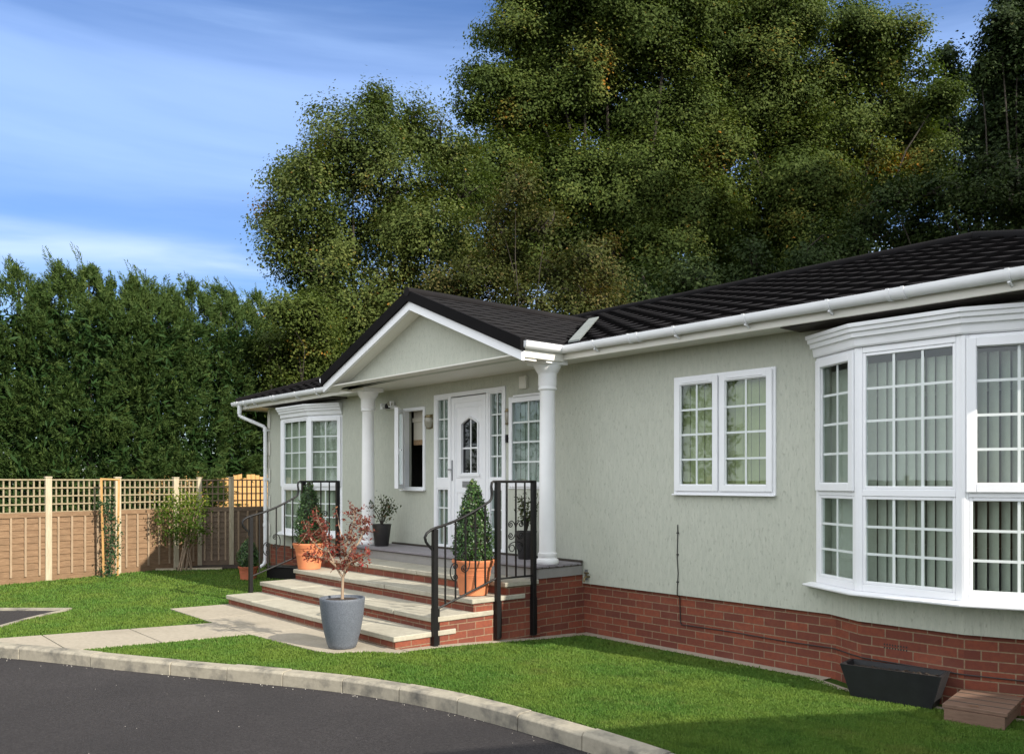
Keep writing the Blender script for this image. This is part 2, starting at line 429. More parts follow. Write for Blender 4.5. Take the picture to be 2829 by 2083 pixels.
def tree(name, label, base, lobes, mat, seed, leaf=.12, trunk_r=.28, leaves=46, spr=.42, sprays=9, tint=.49, patches=(), group=None, bark='bark', gz=.0, sub=(9, 12), cat='tree', twigs=.12):
    g = np.random.default_rng(seed)
    t = thing(name, label, cat, (base[0], base[1], gz), group)
    C, Nn, T, tw = crown_points(g, lobes, sub, sprays, leaves, spr=spr)
    T = T + tint
    for (pu, pv, pz, pr, dt) in patches:
        d = np.linalg.norm(C - np.array([pu, pv, pz]), axis=1)
        T = T + dt * np.exp(-(d / pr) ** 2)
    sz = leaf * g.uniform(.6, 1.3, len(C))
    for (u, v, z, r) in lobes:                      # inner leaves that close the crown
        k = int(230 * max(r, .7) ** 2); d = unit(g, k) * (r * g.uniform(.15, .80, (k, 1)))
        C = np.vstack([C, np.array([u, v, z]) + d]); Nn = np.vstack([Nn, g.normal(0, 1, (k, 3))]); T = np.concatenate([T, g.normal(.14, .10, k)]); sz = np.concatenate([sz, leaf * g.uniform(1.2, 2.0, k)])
    bright = g.random(len(C)); T = np.where(bright > .992, np.clip(T + .35, 0, 1), T)
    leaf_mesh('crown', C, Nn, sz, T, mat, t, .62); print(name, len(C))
    mb = MB(); top = np.mean([l[:3] for l in lobes], axis=0); zmin = min(l[2] - l[3] for l in lobes)
    fork = np.array([base[0] * .75 + top[0] * .25, base[1] * .75 + top[1] * .25, max(gz + 1.2, min(zmin + 1.0, gz + (top[2] - gz) * .45))])
    b = np.array([base[0], base[1], gz - .1])
    mb.tube([b, b + (fork - b) * .06, b + (fork - b) * .5 + g.normal(0, .08, 3), fork], [trunk_r * 1.35, trunk_r, trunk_r * .85, trunk_r * .7], 10)
    for (u, v, z, r) in lobes:
        e = np.array([u, v, z]); mid = fork + (e - fork) * .5 + g.normal(0, .25, 3) + np.array([0, 0, -.2])
        w = trunk_r * .15 + r * .016
        mb.tube([fork, fork + (mid - fork) * .5 + g.normal(0, .1, 3), mid, mid + (e - mid) * .6 + g.normal(0, .15, 3), e], [w, w * .8, w * .6, w * .4, w * .22], 6, False)
    last = None
    for sc, pc, rr in tw:
        if last is None or not np.array_equal(sc, last):
            last = sc
            li = min(lobes, key=lambda l: (l[0] - sc[0]) ** 2 + (l[1] - sc[1]) ** 2 + (l[2] - sc[2]) ** 2)
            a = np.array(li[:3]); mb.tube([a, (a + sc) / 2 + g.normal(0, .1, 3), sc], [.05, .035, .018], 5, False)
        if g.random() < twigs:
            e = sc + (pc - sc) * 1.05
            mb.tube([sc, (sc + e) / 2 + g.normal(0, .06, 3), e], [.018, .012, .006], 4, False)
    mb.build('trunk', M[bark], t, smooth=50)
    return t

# ------------------------------------------------------------------ camera, light, sky
cd = bpy.data.cameras.new('camera'); cam = bpy.data.objects.new('camera', cd); COL.objects.link(cam)
cam.location = (15.11, -6.99, 1.73); cam.rotation_euler = (R(90), 0, math.atan2(.7579, .6524))
cd.sensor_width = 36; cd.lens = 36 * 1875 / 2244; cd.shift_y = 229 / 2244; cd.clip_end = 2000; cd.clip_start = .05
scene.camera = cam
EL, AZ = R(29), R(8.5)
sd = Vector((math.cos(EL) * math.cos(AZ), math.cos(EL) * math.sin(AZ), math.sin(EL)))
ld = bpy.data.lights.new('sun', 'SUN'); ld.energy = 3.3; ld.angle = R(.53); ld.color = (1, .92, .80)
sun = bpy.data.objects.new('sun', ld); COL.objects.link(sun); sun.rotation_euler = sd.to_track_quat('Z', 'Y').to_euler(); sun.location = (40, 0, 30)
w = bpy.data.worlds.new('World'); scene.world = w; w.use_nodes = True
nt = w.node_tree; nt.nodes.clear()
def wn(t, **k):
    n = nt.nodes.new(t)
    for a, b in k.items(): setattr(n, a, b)
    return n
wo = wn('ShaderNodeOutputWorld'); bg = wn('ShaderNodeBackground'); bg.inputs['Strength'].default_value = .085
sky = wn('ShaderNodeTexSky', sky_type='NISHITA'); sky.sun_disc = False; sky.sun_elevation = EL
sky.sun_rotation = math.atan2(sd.x, sd.y); sky.air_density = 1.0; sky.dust_density = .35; sky.ozone_density = 2.2
tc = wn('ShaderNodeTexCoord'); sep = wn('ShaderNodeSeparateXYZ'); nt.links.new(tc.outputs['Generated'], sep.inputs[0])
def cloud(scale, sc, lo, hi, bands, detail=5, loc=(0, 0, 0), ch='Z'):
    mp = wn('ShaderNodeMapping'); mp.inputs['Scale'].default_value = scale; mp.inputs['Location'].default_value = loc
    mp.inputs['Rotation'].default_value = (R(3), R(-4), 0)
    nt.links.new(tc.outputs['Generated'], mp.inputs['Vector'])
    nz = wn('ShaderNodeTexNoise'); nz.inputs['Scale'].default_value = sc; nz.inputs['Detail'].default_value = detail; nz.inputs['Roughness'].default_value = .55; nz.inputs['Distortion'].default_value = .5
    nt.links.new(mp.outputs[0], nz.inputs['Vector'])
    r = wn('ShaderNodeMapRange'); r.interpolation_type = 'SMOOTHSTEP'; r.inputs['From Min'].default_value = lo; r.inputs['From Max'].default_value = hi
    nt.links.new(nz.outputs['Fac'], r.inputs['Value'])
    rp = wn('ShaderNodeValToRGB'); el = rp.color_ramp.elements; rp.color_ramp.interpolation = 'EASE'
    while len(el) < len(bands): el.new(.5)
    for e, (p, c) in zip(el, bands): e.position = p; e.color = (c, c, c, 1)
    if ch == 'Z': nt.links.new(sep.outputs['Z'], rp.inputs['Fac'])
    else:
        ng = wn('ShaderNodeMath', operation='MULTIPLY'); ng.inputs[1].default_value = -1; nt.links.new(sep.outputs['Y'], ng.inputs[0]); nt.links.new(ng.outputs[0], rp.inputs['Fac'])
    mu = wn('ShaderNodeMath', operation='MULTIPLY'); nt.links.new(r.outputs[0], mu.inputs[0]); nt.links.new(rp.outputs[0], mu.inputs[1])
    return mu.outputs[0]
hs = wn('ShaderNodeHueSaturation'); hs.inputs['Saturation'].default_value = 1.42; hs.inputs['Hue'].default_value = .514; hs.inputs['Value'].default_value = .80
nt.links.new(sky.outputs[0], hs.inputs['Color'])
col = hs.outputs[0]
for args, cc in ((((.8, .8, 7), 2.2, .30, .64, [(.0, .1), (.16, .30), (.205, .80), (.235, .72), (.268, .06), (1, 0)]), (5.4, 6.3, 7.4)),
                 (((.6, .6, 7), 1.6, .10, .70, [(.0, .30), (.26, .34), (.33, .66), (.40, .62), (.46, .40), (.6, .3), (1, .1)], 5, (3, 1, 2)), (3.5, 5.0, 8.2)),
                 (((1.0, 1.0, 9), 2.6, .45, .75, [(.0, .0), (.40, .0), (.46, .22), (.55, .18), (1, .1)], 6, (1, 7, 4)), (3.2, 4.7, 7.6)),
                 (((1.3, 1.3, 1.3), 1.6, .25, .55, [(.0, .0), (.50, .0), (.60, .85), (1, .9)], 5, (2, 5, 1)), (8, 7.9, 7.6)),  # unseen overhead cloud, added for neutral fill light
                 (((1.2, 1.2, 2.0), 1.4, .20, .52, [(.0, .0), (.08, .0), (.40, .95), (1, 1)], 5, (6, 2, 1), 'Y'), (11, 11.4, 11.8))):   # unseen bright cloud bank behind the camera, added to fill the shaded front
    mx = wn('ShaderNodeMix', data_type='RGBA'); nt.links.new(cloud(*args), mx.inputs[0]); nt.links.new(col, mx.inputs[6]); mx.inputs[7].default_value = (*cc, 1)
    col = mx.outputs[2]
nt.links.new(col, bg.inputs['Color']); nt.links.new(bg.outputs[0], wo.inputs['Surface'])
vs = scene.view_settings; vs.view_transform = 'Standard'; vs.look = 'None'; vs.exposure = 1.05; vs.gamma = 1; vs.use_curve_mapping = False
scene.cycles.max_bounces = 8; scene.cycles.transparent_max_bounces = 12; scene.cycles.use_denoising = True

# ------------------------------------------------------------------ ground
def sstep(x, a, b):
    t = max(0., min(1., (x - a) / (b - a))); return t * t * (3 - 2 * t)
def hgt(u, v):
    side = .13 * sstep(v, -.25, 2.75)
    k = sstep(u, 7.2, 8.3)
    return .13 * (1 - k) + side * k
KF = [(-30, 25.5), (-6, 11.6), (2.0, 7.25), (4.5, 5.95), (5.6, 5.343), (6.116, 5.061), (6.92, 4.647), (7.698, 4.222), (8.413, 3.82), (8.813, 3.61), (9.177, 3.452), (9.942, 3.235), (10.619, 3.15), (11.313, 3.12), (12, 3.14), (13, 3.22), (14.5, 3.4), (17, 3.8), (30, 6.5)]
def kerb_pts(n=260):
    out = []
    for i in range(len(KF) - 1):
        p0 = KF[max(i - 1, 0)]; p1 = KF[i]; p2 = KF[i + 1]; p3 = KF[min(i + 2, len(KF) - 1)]
        ln = math.hypot(p2[0] - p1[0], p2[1] - p1[1]); m = max(2, int(ln / .15))
        sl1 = (p2[1] - p0[1]) / (p2[0] - p0[0]); sl2 = (p3[1] - p1[1]) / (p3[0] - p1[0]); h = p2[0] - p1[0]
        for k in range(m):
            t = k / m
            v = (2 * t**3 - 3 * t**2 + 1) * p1[1] + (t**3 - 2 * t**2 + t) * h * sl1 + (-2 * t**3 + 3 * t**2) * p2[1] + (t**3 - t**2) * h * sl2
            out.append((p1[0] + h * t, v))
    out.append(KF[-1]); return out
KP = kerb_pts(); KPU = np.array([p[0] for p in KP]); KPV = np.array([p[1] for p in KP])
def kerb_normal(i):
    a, b = KP[max(i - 1, 0)], KP[min(i + 1, len(KP) - 1)]; l = math.hypot(b[0] - a[0], b[1] - a[1])
    return (-(b[1] - a[1]) / l, (b[0] - a[0]) / l)        # towards +v (road side)
KW = .14
KB = [(p[0] - kerb_normal(i)[0] * KW, p[1] - kerb_normal(i)[1] * KW) for i, p in enumerate(KP)]
KBU = np.array([p[0] for p in KB]); KBV = np.array([p[1] for p in KB])

g0 = MB(); g0.quad((-500, -500, -.12), (500, -500, -.12), (500, 500, -.12), (-500, 500, -.12))
tag(g0.build('ground', M['earth'], up=True), kind='structure')
rd = MB()
for i in range(len(KP) - 1):
    a, b = KP[i], KP[i + 1]; rd.quad((a[0], a[1] - .03, .03), (b[0], b[1] - .03, .03), (b[0], 60, .03), (a[0], 60, .03))
tag(rd.build('road', M['asphalt'], up=True), kind='structure')
lw = MB(); us = np.concatenate([np.arange(-30, -4, 2.), np.arange(-4, 14, .2), np.arange(14, 26, 1.)])
vs_rows = []
for u in us:
    vb = float(np.interp(u, KBU, KBV)); col_ = []
    for t in np.linspace(0, 1, 60): v = -20 + (vb + .01 + 20) * (1 - (1 - t) ** 2.2); col_.append((u, v, hgt(u, v)))
    vs_rows.append(col_)
base = []; fs = []
for r_ in vs_rows: base += r_
for i in range(len(us) - 1):
    for j in range(59): fs.append((i * 60 + j, (i + 1) * 60 + j, (i + 1) * 60 + j + 1, i * 60 + j + 1))
lw.add(base, fs); tag(lw.build('lawn', M['turf'], up=True, smooth=60), kind='structure')

# kerb stones (one run of concrete kerb, short lengths on the bend)
kb = MB(); S = np.concatenate([[0], np.cumsum(np.hypot(np.diff(KPU), np.diff(KPV)))])
def at_s(s):
    u = float(np.interp(s, S, KPU)); v = float(np.interp(s, S, KPV)); i = int(np.searchsorted(S, s)); i = max(1, min(len(KP) - 2, i))
    return u, v, kerb_normal(i)
s = float(np.interp(-2, KPU, S)); s_end = float(np.interp(18, KPU, S)); kr = random.Random(3)
while s < s_end:
    um = at_s(s)[0]; L = .58 if um > 7.2 else .9
    L *= kr.uniform(.95, 1.05); n = 3; jz = kr.uniform(-.004, .004); jo = kr.uniform(-.004, .004)
    sec = []
    for k in range(n + 1):
        u, v, nn = at_s(s + .0025 + (L - .005) * k / n)
        z = hgt(u, v) + .012 + jz
        for o, zz in ((-KW, -.08), (-KW, z), (-.018, z), (jo, z - .018), (jo + .004, -.08)): sec.append((u + nn[0] * o, v + nn[1] * o, zz))
    f = []
    for k in range(n):
        for j in range(5): f.append((k * 5 + j, (k + 1) * 5 + j, (k + 1) * 5 + (j + 1) % 5, k * 5 + (j + 1) % 5))
    f += [tuple(range(5)), tuple(n * 5 + j for j in range(5))[::-1]]
    kb.add(sec, f); s += L
tag(kb.build('kerb', M['kerb'], bevel=.004), kind='structure')
kj = MB()
for i in range(len(KP) - 1):
    if -2.2 < KP[i][0] < 18:
        q4 = []
        for k in (i, i + 1):
            nn = kerb_normal(k); z = hgt(*KP[k])
            q4.append([(KP[k][0] + nn[0] * o, KP[k][1] + nn[1] * o, zz) for o, zz in ((-KW + .006, z + .002), (-.014, z + .002), (-.008, z - .02), (-.008, -.05))])
        for j in range(3): kj.quad(q4[0][j], q4[0][j + 1], q4[1][j + 1], q4[1][j])
tag(kj.build('kerb_bedding', M['joint']), kind='structure')

PATH_A = [(5.10, 5.47), (5.225, 4.893), (6.277, 4.905), (6.20, 4.95)]
def clip_kb(u): return float(np.interp(u, KBU, KBV)) + .004
pv = MB(); PZ = .014
def slab(poly, z0=-.03, dz=PZ): pv.add([(p[0], p[1], hgt(*p) + dz) for p in poly] + [(p[0], p[1], hgt(*p) + z0) for p in poly],
    [tuple(range(len(poly)))] + [(i, (i + 1) % len(poly), len(poly) + (i + 1) % len(poly), len(poly) + i) for i in range(len(poly))])
slab([(5.10, clip_kb(5.10)), (5.222, 4.905), (6.275, 4.905)] + [(u, clip_kb(u)) for u in (6.27, 6.0, 5.7, 5.4)])
slab([(5.225, 4.893), (5.42, 4.10), (6.42, 4.10), (6.277, 4.893)])
slab([(5.423, 4.088), (5.621, 3.262), (6.57, 3.262), (6.423, 4.088)])
slab([(4.21, 3.25), (4.30, 2.50), (5.30, 2.50), (5.30, 3.25)]); slab([(5.308, 3.25), (5.308, 2.5), (6.58, 2.5), (6.58, 3.25)])
slab([(6.588, 3.246), (6.588, 2.5), (8.40, 2.5), (8.40, 2.62), (8.13, 2.78), (8.0, 3.06), (7.82, 3.14)])
tag(pv.build('path', M['paving'], bevel=.003), kind='structure')
ST = MB()
def strip(path_, w):
    for a, b in zip(path_[:-1], path_[1:]):
        n = max(1, int(math.hypot(b[0] - a[0], b[1] - a[1]) / .3))
        d = ((b[0] - a[0]), (b[1] - a[1])); l = math.hypot(*d); nx, ny = -d[1] / l * w, d[0] / l * w
        for k in range(n):
            p = (a[0] + d[0] * k / n, a[1] + d[1] * k / n); q = (a[0] + d[0] * (k + 1) / n, a[1] + d[1] * (k + 1) / n)
            P4 = [p, q, (q[0] + nx, q[1] + ny), (p[0] + nx, p[1] + ny)]
            ST.add([(x, y, hgt(x, y) + .010) for x, y in P4], [(0, 1, 2, 3)])
strip([(8.26, -.03), (11.25, -.03)], .165); strip([(11.2, .10), (11.58, .28), (12.45, .28), (13.0, .1)], .10)
strip([(8.22, 2.48), (8.22, .13)], .16)
tag(ST.build('paving_edge', M['paving'], up=True), kind='structure')
# parking bay at the left with its edging
DW = [(2.2, 5.75), (2.911, 4.877), (3.455, 4.302), (3.62, 4.52), (3.918, 4.824), (4.244, 5.108), (4.75, 5.50), (4.68, 5.86), (3.0, 6.72)]
dw = MB(); dw.add([(u, v, .136) for u, v in DW], [tuple(range(len(DW)))]); tag(dw.build('driveway', M['asphalt'], up=True), kind='structure')
de = MB()
def edge(a, b, w, z):
    d = (b[0] - a[0], b[1] - a[1]); l = math.hypot(*d); n = (d[1] / l * w, -d[0] / l * w); m = max(1, int(l / .9))
    for k in range(m):
        p = (a[0] + d[0] * (k + .004) / m, a[1] + d[1] * (k + .004) / m); q = (a[0] + d[0] * (k + .996) / m, a[1] + d[1] * (k + .996) / m)
        de.hexa([p, q, (q[0] + n[0], q[1] + n[1]), (p[0] + n[0], p[1] + n[1])], 0, z)
edge((3.50, 4.27), (1.1, 7.05), -.16, .150)
for a, b in zip(DW[2:6], DW[3:7]): edge(a, b, .05, .146)
tag(de.build('driveway_edging', M['kerb']), kind='structure')
bd = MB(); BED = [(-.05, .55), (-.20, .83), (-.79, 1.76), (-.86, 1.6), (-1.05, .88), (-.8, .37), (-.5, .2)]
bd.add([(u, v, .145) for u, v in BED] + [(-.55, 1.0, .19)], [(i, (i + 1) % len(BED), len(BED)) for i in range(len(BED))])
tag(bd.build('flower_bed', M['soil'], up=True), kind='structure')
bl = MB()
for a, b in (((-.79, 1.78), (-.60, 1.48)), ((-.585, 1.455), (-.19, .80))):
    d = (b[0] - a[0], b[1] - a[1]); l = math.hypot(*d); n = (d[1] / l * .05, -d[0] / l * .05)
    bl.hexa([a, b, (b[0] - n[0], b[1] - n[1]), (a[0] - n[0], a[1] - n[1])], .10, .165)
tag(bl.build('bed_edging', M['post']), kind='structure')
# loose chippings along the kerb foot
gr = MB(); rr = random.Random(9)
for i in range(110):
    s_ = rr.uniform(float(np.interp(5, KPU, S)), float(np.interp(12.5, KPU, S))); u, v, n = at_s(s_)
    o = abs(rr.gauss(0, .05)) + .01 if i < 80 else rr.uniform(.1, 2.2); r = rr.uniform(.002, .0055) if i < 80 else rr.uniform(.0015, .0035)
    c = (u + n[0] * o, v + n[1] * o, .03 + r * .5)
    gr.add([(c[0] + r, c[1], c[2]), (c[0], c[1] + r, c[2]), (c[0] - r, c[1], c[2]), (c[0], c[1] - r, c[2]), (c[0], c[1], c[2] + r * .8), (c[0], c[1], c[2] - r)],
           [(0, 1, 4), (1, 2, 4), (2, 3, 4), (3, 0, 4), (1, 0, 5), (2, 1, 5), (3, 2, 5), (0, 3, 5)])
tag(gr.build('gravel', M['pebble']), kind='stuff')

# ------------------------------------------------------------------ grass blades
def in_poly(P, u, v):
    c = np.zeros(len(u), bool); n = len(P)
    for i in range(n):
        a, b = P[i], P[(i + 1) % n]
        k = ((a[1] > v) != (b[1] > v)) & (u < (b[0] - a[0]) * (v - a[1]) / (b[1] - a[1] + 1e-12) + a[0]); c ^= k
    return c
def np_h(u, v):
    f = lambda x, a, b: (lambda t: t * t * (3 - 2 * t))(np.clip((x - a) / (b - a), 0, 1))
    k = f(u, 7.2, 8.3); return .13 * (1 - k) + .13 * f(v, -.25, 2.75) * k
g = np.random.default_rng(5); GU = []; GV = []
PATHS = [[(5.08, 5.6), (5.215, 4.9), (5.61, 3.262), (4.20, 3.262), (4.29, 2.55), (4.29, -.03), (8.35, -.03), (8.39, 2.61), (8.14, 2.79), (8.01, 3.07), (7.825, 3.15), (6.58, 3.25), (6.285, 4.90), (6.3, 5.4)],
         [(3.35, 4.30), (3.50, 4.20), (3.97, 4.80), (4.80, 5.48), (4.7, 6.1), (1.0, 7.6), (.8, 7.0)],
         [(8.2, -1), (8.2, .125), (11.2, .125), (11.57, .36), (12.45, .36), (13.0, .18), (14, .1), (14, -1)], [(-.2, -.05), (14, -.05), (14, -4), (-.2, -4)], BED,
         [(.95, -.1), (1.12, .18), (2.2, .18), (2.75, -.1)]]
while sum(map(len, GU)) < 330000:
    n = 330000; px = g.uniform(-.64, .64, n); d = 1 / g.uniform(1 / 18., 1 / 4.3, n)   # denser near the camera
    u = 15.11 + d * (px * .6524 - .7579); v = 6.99 + d * (-px * .7579 - .6524)
    ok = v < np.interp(u, KBU, KBV) - .005
    ok &= (u > -1.4) & (v > -.2) & ~((u < -.2) & (v < 3.9 - (-.3 - u) * 3.4) & (u < -.25 - (3.65 - v) * .302))
    for P in PATHS: ok &= ~in_poly(P, u, v)
    ok &= g.random(n) < np.clip((7.0 / d) ** .55, .25, 1.3)
    GU.append(u[ok]); GV.append(v[ok])
GU = np.concatenate(GU)[:330000]; GV = np.concatenate(GV)[:330000]; n = len(GU)
D = -(GU - 15.11) * .7579 - (GV - 6.99) * .6524
L = g.uniform(.012, .026, n) * (1 + .012 * D); W = (.0011 + .00042 * D) * g.uniform(.8, 1.3, n)
tall = g.random(n) < .006; L[tall] *= 1.6
ang = g.uniform(0, 2 * np.pi, n); lean = g.uniform(.1, .85, n); la = g.uniform(0, 2 * np.pi, n)
z0 = np_h(GU, GV)
B = np.stack([GU, -GV, z0], 1); wv = np.stack([np.cos(ang), np.sin(ang), np.zeros(n)], 1) * W[:, None]
lv = np.stack([np.cos(la) * np.sin(lean), np.sin(la) * np.sin(lean), np.cos(lean)], 1) * L[:, None]
mv = lv * .55 + np.array([0, 0, 1]) * L[:, None] * .10
V = np.stack([B - wv - [0, 0, .005], B + wv - [0, 0, .005], B + mv + wv * .7, B + lv, B + mv - wv * .7], 1)
me = bpy.data.meshes.new('grass'); me.vertices.add(5 * n); me.vertices.foreach_set('co', V.reshape(-1).astype(np.float32))
me.loops.add(5 * n); me.loops.foreach_set('vertex_index', np.arange(5 * n, dtype=np.int32)); me.polygons.add(n)
me.polygons.foreach_set('loop_start', np.arange(0, 5 * n, 5, dtype=np.int32)); me.update(calc_edges=True)
a = me.attributes.new('tint', 'FLOAT', 'FACE'); a.data.foreach_set('value', np.clip(g.normal(.52, .15, n), 0, 1).astype(np.float32))
me.materials.append(M['blade']); o = bpy.data.objects.new('grass', me); COL.objects.link(o); tag(o, kind='stuff')

# ------------------------------------------------------------------ the park home
H = thing('park_home', 'sage cream park home with dark tiled roof, white bay windows and pillared porch', 'house', (6.8, 0, 0))
LEN = 13.65; DEP = 6.1; ZB, ZS = .572, 3.09
OPEN = [(1.05, 2.70, .86, 2.84), (4.575, 5.10, 1.62, 2.785), (5.35, 6.86, .80, 2.915), (6.955, 7.68, 1.655, 2.775), (9.565, 10.71, 1.615, 2.775), (11.2, 12.98, .86, 2.84)]
wl = MB()
US = sorted({0, LEN} | {x for o_ in OPEN for x in o_[:2]}); ZZ = sorted({ZB, ZS} | {x for o_ in OPEN for x in o_[2:]})
def is_open(u, z): return any(a < u < b and c < z < d for a, b, c, d in OPEN)
for a, b in zip(US[:-1], US[1:]):
    for c, d in zip(ZZ[:-1], ZZ[1:]):
        if not is_open((a + b) / 2, (c + d) / 2):
            wl.quad((a, 0, c), (a, 0, d), (b, 0, d), (b, 0, c))
for a, b, c, d in OPEN:
    wl.quad((a, 0, c), (a, -.12, c), (a, -.12, d), (a, 0, d)); wl.quad((b, 0, c), (b, 0, d), (b, -.12, d), (b, -.12, c))
    wl.quad((a, 0, d), (a, -.12, d), (b, -.12, d), (b, 0, d)); wl.quad((a, 0, c), (b, 0, c), (b, -.12, c), (a, -.12, c))
wl.quad((0, 0, ZB), (0, -DEP, ZB), (0, -DEP, ZS), (0, 0, ZS)); wl.quad((LEN, 0, ZB), (LEN, 0, ZS), (LEN, -DEP, ZS), (LEN, -DEP, ZB))
wl.quad((0, -DEP, ZB), (LEN, -DEP, ZB), (LEN, -DEP, ZS), (0, -DEP, ZS)); wl.quad((0, 0, ZB), (LEN, 0, ZB), (LEN, -DEP, ZB), (0, -DEP, ZB))
BAYW = [[(11.25, 0), (11.60, .175), (12.43, .175), (12.92, 0)], [(.92, 0), (1.27, .175), (2.05, .175), (2.52, 0)]]
for P in BAYW: wl.hexa([(P[0][0], .001)] + P[1:3] + [(P[3][0], .001)], ZB, .84)
wall = wl.build('wall', M['render'], H, recalc=False)
for p in wall.data.polygons: pass
iw = MB()   # inside faces: a dim room behind the windows
iw.box(.14, LEN - .14, -DEP + .1, -DEP + .14, .8, 3.0)
iw.box(.14, LEN - .14, -DEP + .14, -.13, .74, .79)
for a in (3.2, 8.9): iw.box(a, a + .08, -DEP + .14, -.13, .8, 3.0)
iw.build('interior_wall', M['inside'], H)

for P in ([(.02, -DEP), (0.02, -.03), (BAYW[1][0][0] + .04, -.03), (1.28, .14), (2.04, .14), (BAYW[1][3][0] - .04, -.03), (4.4, -.03)],
          [(8.2, -.03), (BAYW[0][0][0] + .04, -.03), (11.61, .142), (12.42, .142), (BAYW[0][3][0] - .04, -.03), (LEN - .02, -.03), (LEN - .02, -DEP)]):
    pb = MB(); pb.sweep(P, [(0, -.12), (0, ZB - .004), (-.1, ZB - .004), (-.1, -.12)]); plinth = pb.build('brick_plinth', M['brick'], H)
ab = MB()
for r_ in range(2):
    for k in range(9): ab.box(11.80 + k * .0225, 11.812 + k * .0225, .1395, .1425, .374 + r_ * .026, .388 + r_ * .026)
ab.build('air_brick', M['cable'], plinth)

# roof: stepped tiles on the front slope
EV, EZ, RV, RZ = .40, 3.205, -3.05, 4.41
SL = math.hypot(EV - RV, RZ - EZ)
def tile_slope(mb, frm, slope_len, lo, hi, course, pitch, amp=.013, step=.030, du=.035):
    """frm(s, x, h) -> point; lo(s)/hi(s) = side limits at distance s up the slope"""
    n = int(round(slope_len / course)); c = slope_len / n
    X = np.arange(min(lo(0), lo(slope_len)), max(hi(0), hi(slope_len)) + du, du)
    rows = []
    for j in range(n):
        sh = 0
        for s_, hh, a_ in ((j * c, step, 1.0), (j * c + c * .5, step * .55, .9), ((j + 1) * c, .003, .55)):
            row = []
            for x in X:
                xx = min(max(x, lo(s_)), hi(s_)); q = ((x + sh) / pitch) % 1
                wv_ = amp * a_ * (math.sin(math.pi * min(1, q / .62)) if q < .62 else -.35 * math.sin(math.pi * (q - .62) / .38))
                row.append(frm(s_ - (.012 * math.sin(math.pi * min(1, q / .62)) if hh == step and q < .62 else 0), xx, hh + wv_))
            rows.append(row)
    m = len(X); vs_ = [p for r_ in rows for p in r_]; fs_ = []
    for i in range(len(rows) - 1):
        for k in range(m - 1): fs_.append((i * m + k, i * m + k + 1, (i + 1) * m + k + 1, (i + 1) * m + k))
    mb.add(vs_, fs_)
cs, sn = (EV - RV) / SL, (RZ - EZ) / SL
rf = MB()
tile_slope(rf, lambda s_, x, h: (x, EV - s_ * cs + h * sn, EZ + s_ * sn + h * cs), SL, lambda s_: -.5 + 3.0 * s_ / SL, lambda s_: 14.0 - 2.7 * s_ / SL, .285, .30)
BV = -DEP - .4
rf.quad((-.5, BV, EZ), (14.0, BV, EZ), (11.3, RV, RZ), (2.5, RV, RZ))
rf.add([(-.5, EV, EZ), (-.5, BV, EZ), (2.5, RV, RZ)], [(0, 1, 2)]); rf.add([(14, EV, EZ), (11.3, RV, RZ), (14, BV, EZ)], [(0, 1, 2)])
roof = rf.build('roof', M['roof'], H, up=True)
rc = MB()
rc.tube([(2.5, RV, RZ + .01), (11.3, RV, RZ + .01)], .07, 10)
for a, b in (((-.5, EV, EZ + .03), (2.5, RV, RZ + .02)), ((14, EV, EZ + .03), (11.3, RV, RZ + .02)), ((-.5, BV, EZ + .03), (2.5, RV, RZ + .02)), ((14, BV, EZ + .03), (11.3, RV, RZ + .02))): rc.tube([a, b], .06, 10)
rc.build('ridge_cap', M['ridge'], roof, smooth=60)

so = MB()
so.hexa([(-.48, .355), (14.0, .355), (14.0, -DEP - .36), (-.48, -DEP - .36)], ZS, ZS + .02)
so.box(4.02, 8.28, .356, .98, 3.084, 3.10)
so.build('soffit', M['fascia'], H)
fa = MB(); fa.box(-.5, 4.0, .356, .378, 3.072, 3.205); fa.build('fascia', M['fascia'], H, bevel=.004); fa = MB(); fa.box(8.285, 14.0, .356, .378, 3.072, 3.205)
fa.build('fascia', M['fascia'], H, bevel=.004)
for x in (-.52, 14.0): fa = MB(); fa.box(x, x + .02, -DEP - .38, .378, 3.072, 3.205); fa.build('end_fascia', M['fascia'], H, bevel=.004)
for x in (8.285, 4.0): fa = MB(); fa.box(x, x + .02, .379, .968, 3.052, 3.20); fa.build('porch_fascia', M['fascia'], H, bevel=.004)
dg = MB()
dg.box(10.98, 13.4, .02, .352, 3.066, 3.088); dg.build('soffit_gap_shade', M['trim_gapshade'], H); dg = MB(); dg.box(.5, 2.95, .02, .352, 3.066, 3.088); dg.build('soffit_gap_shade', M['trim_gapshade'], H)  # dark strips painted in for the shadow gap above each bay cornice

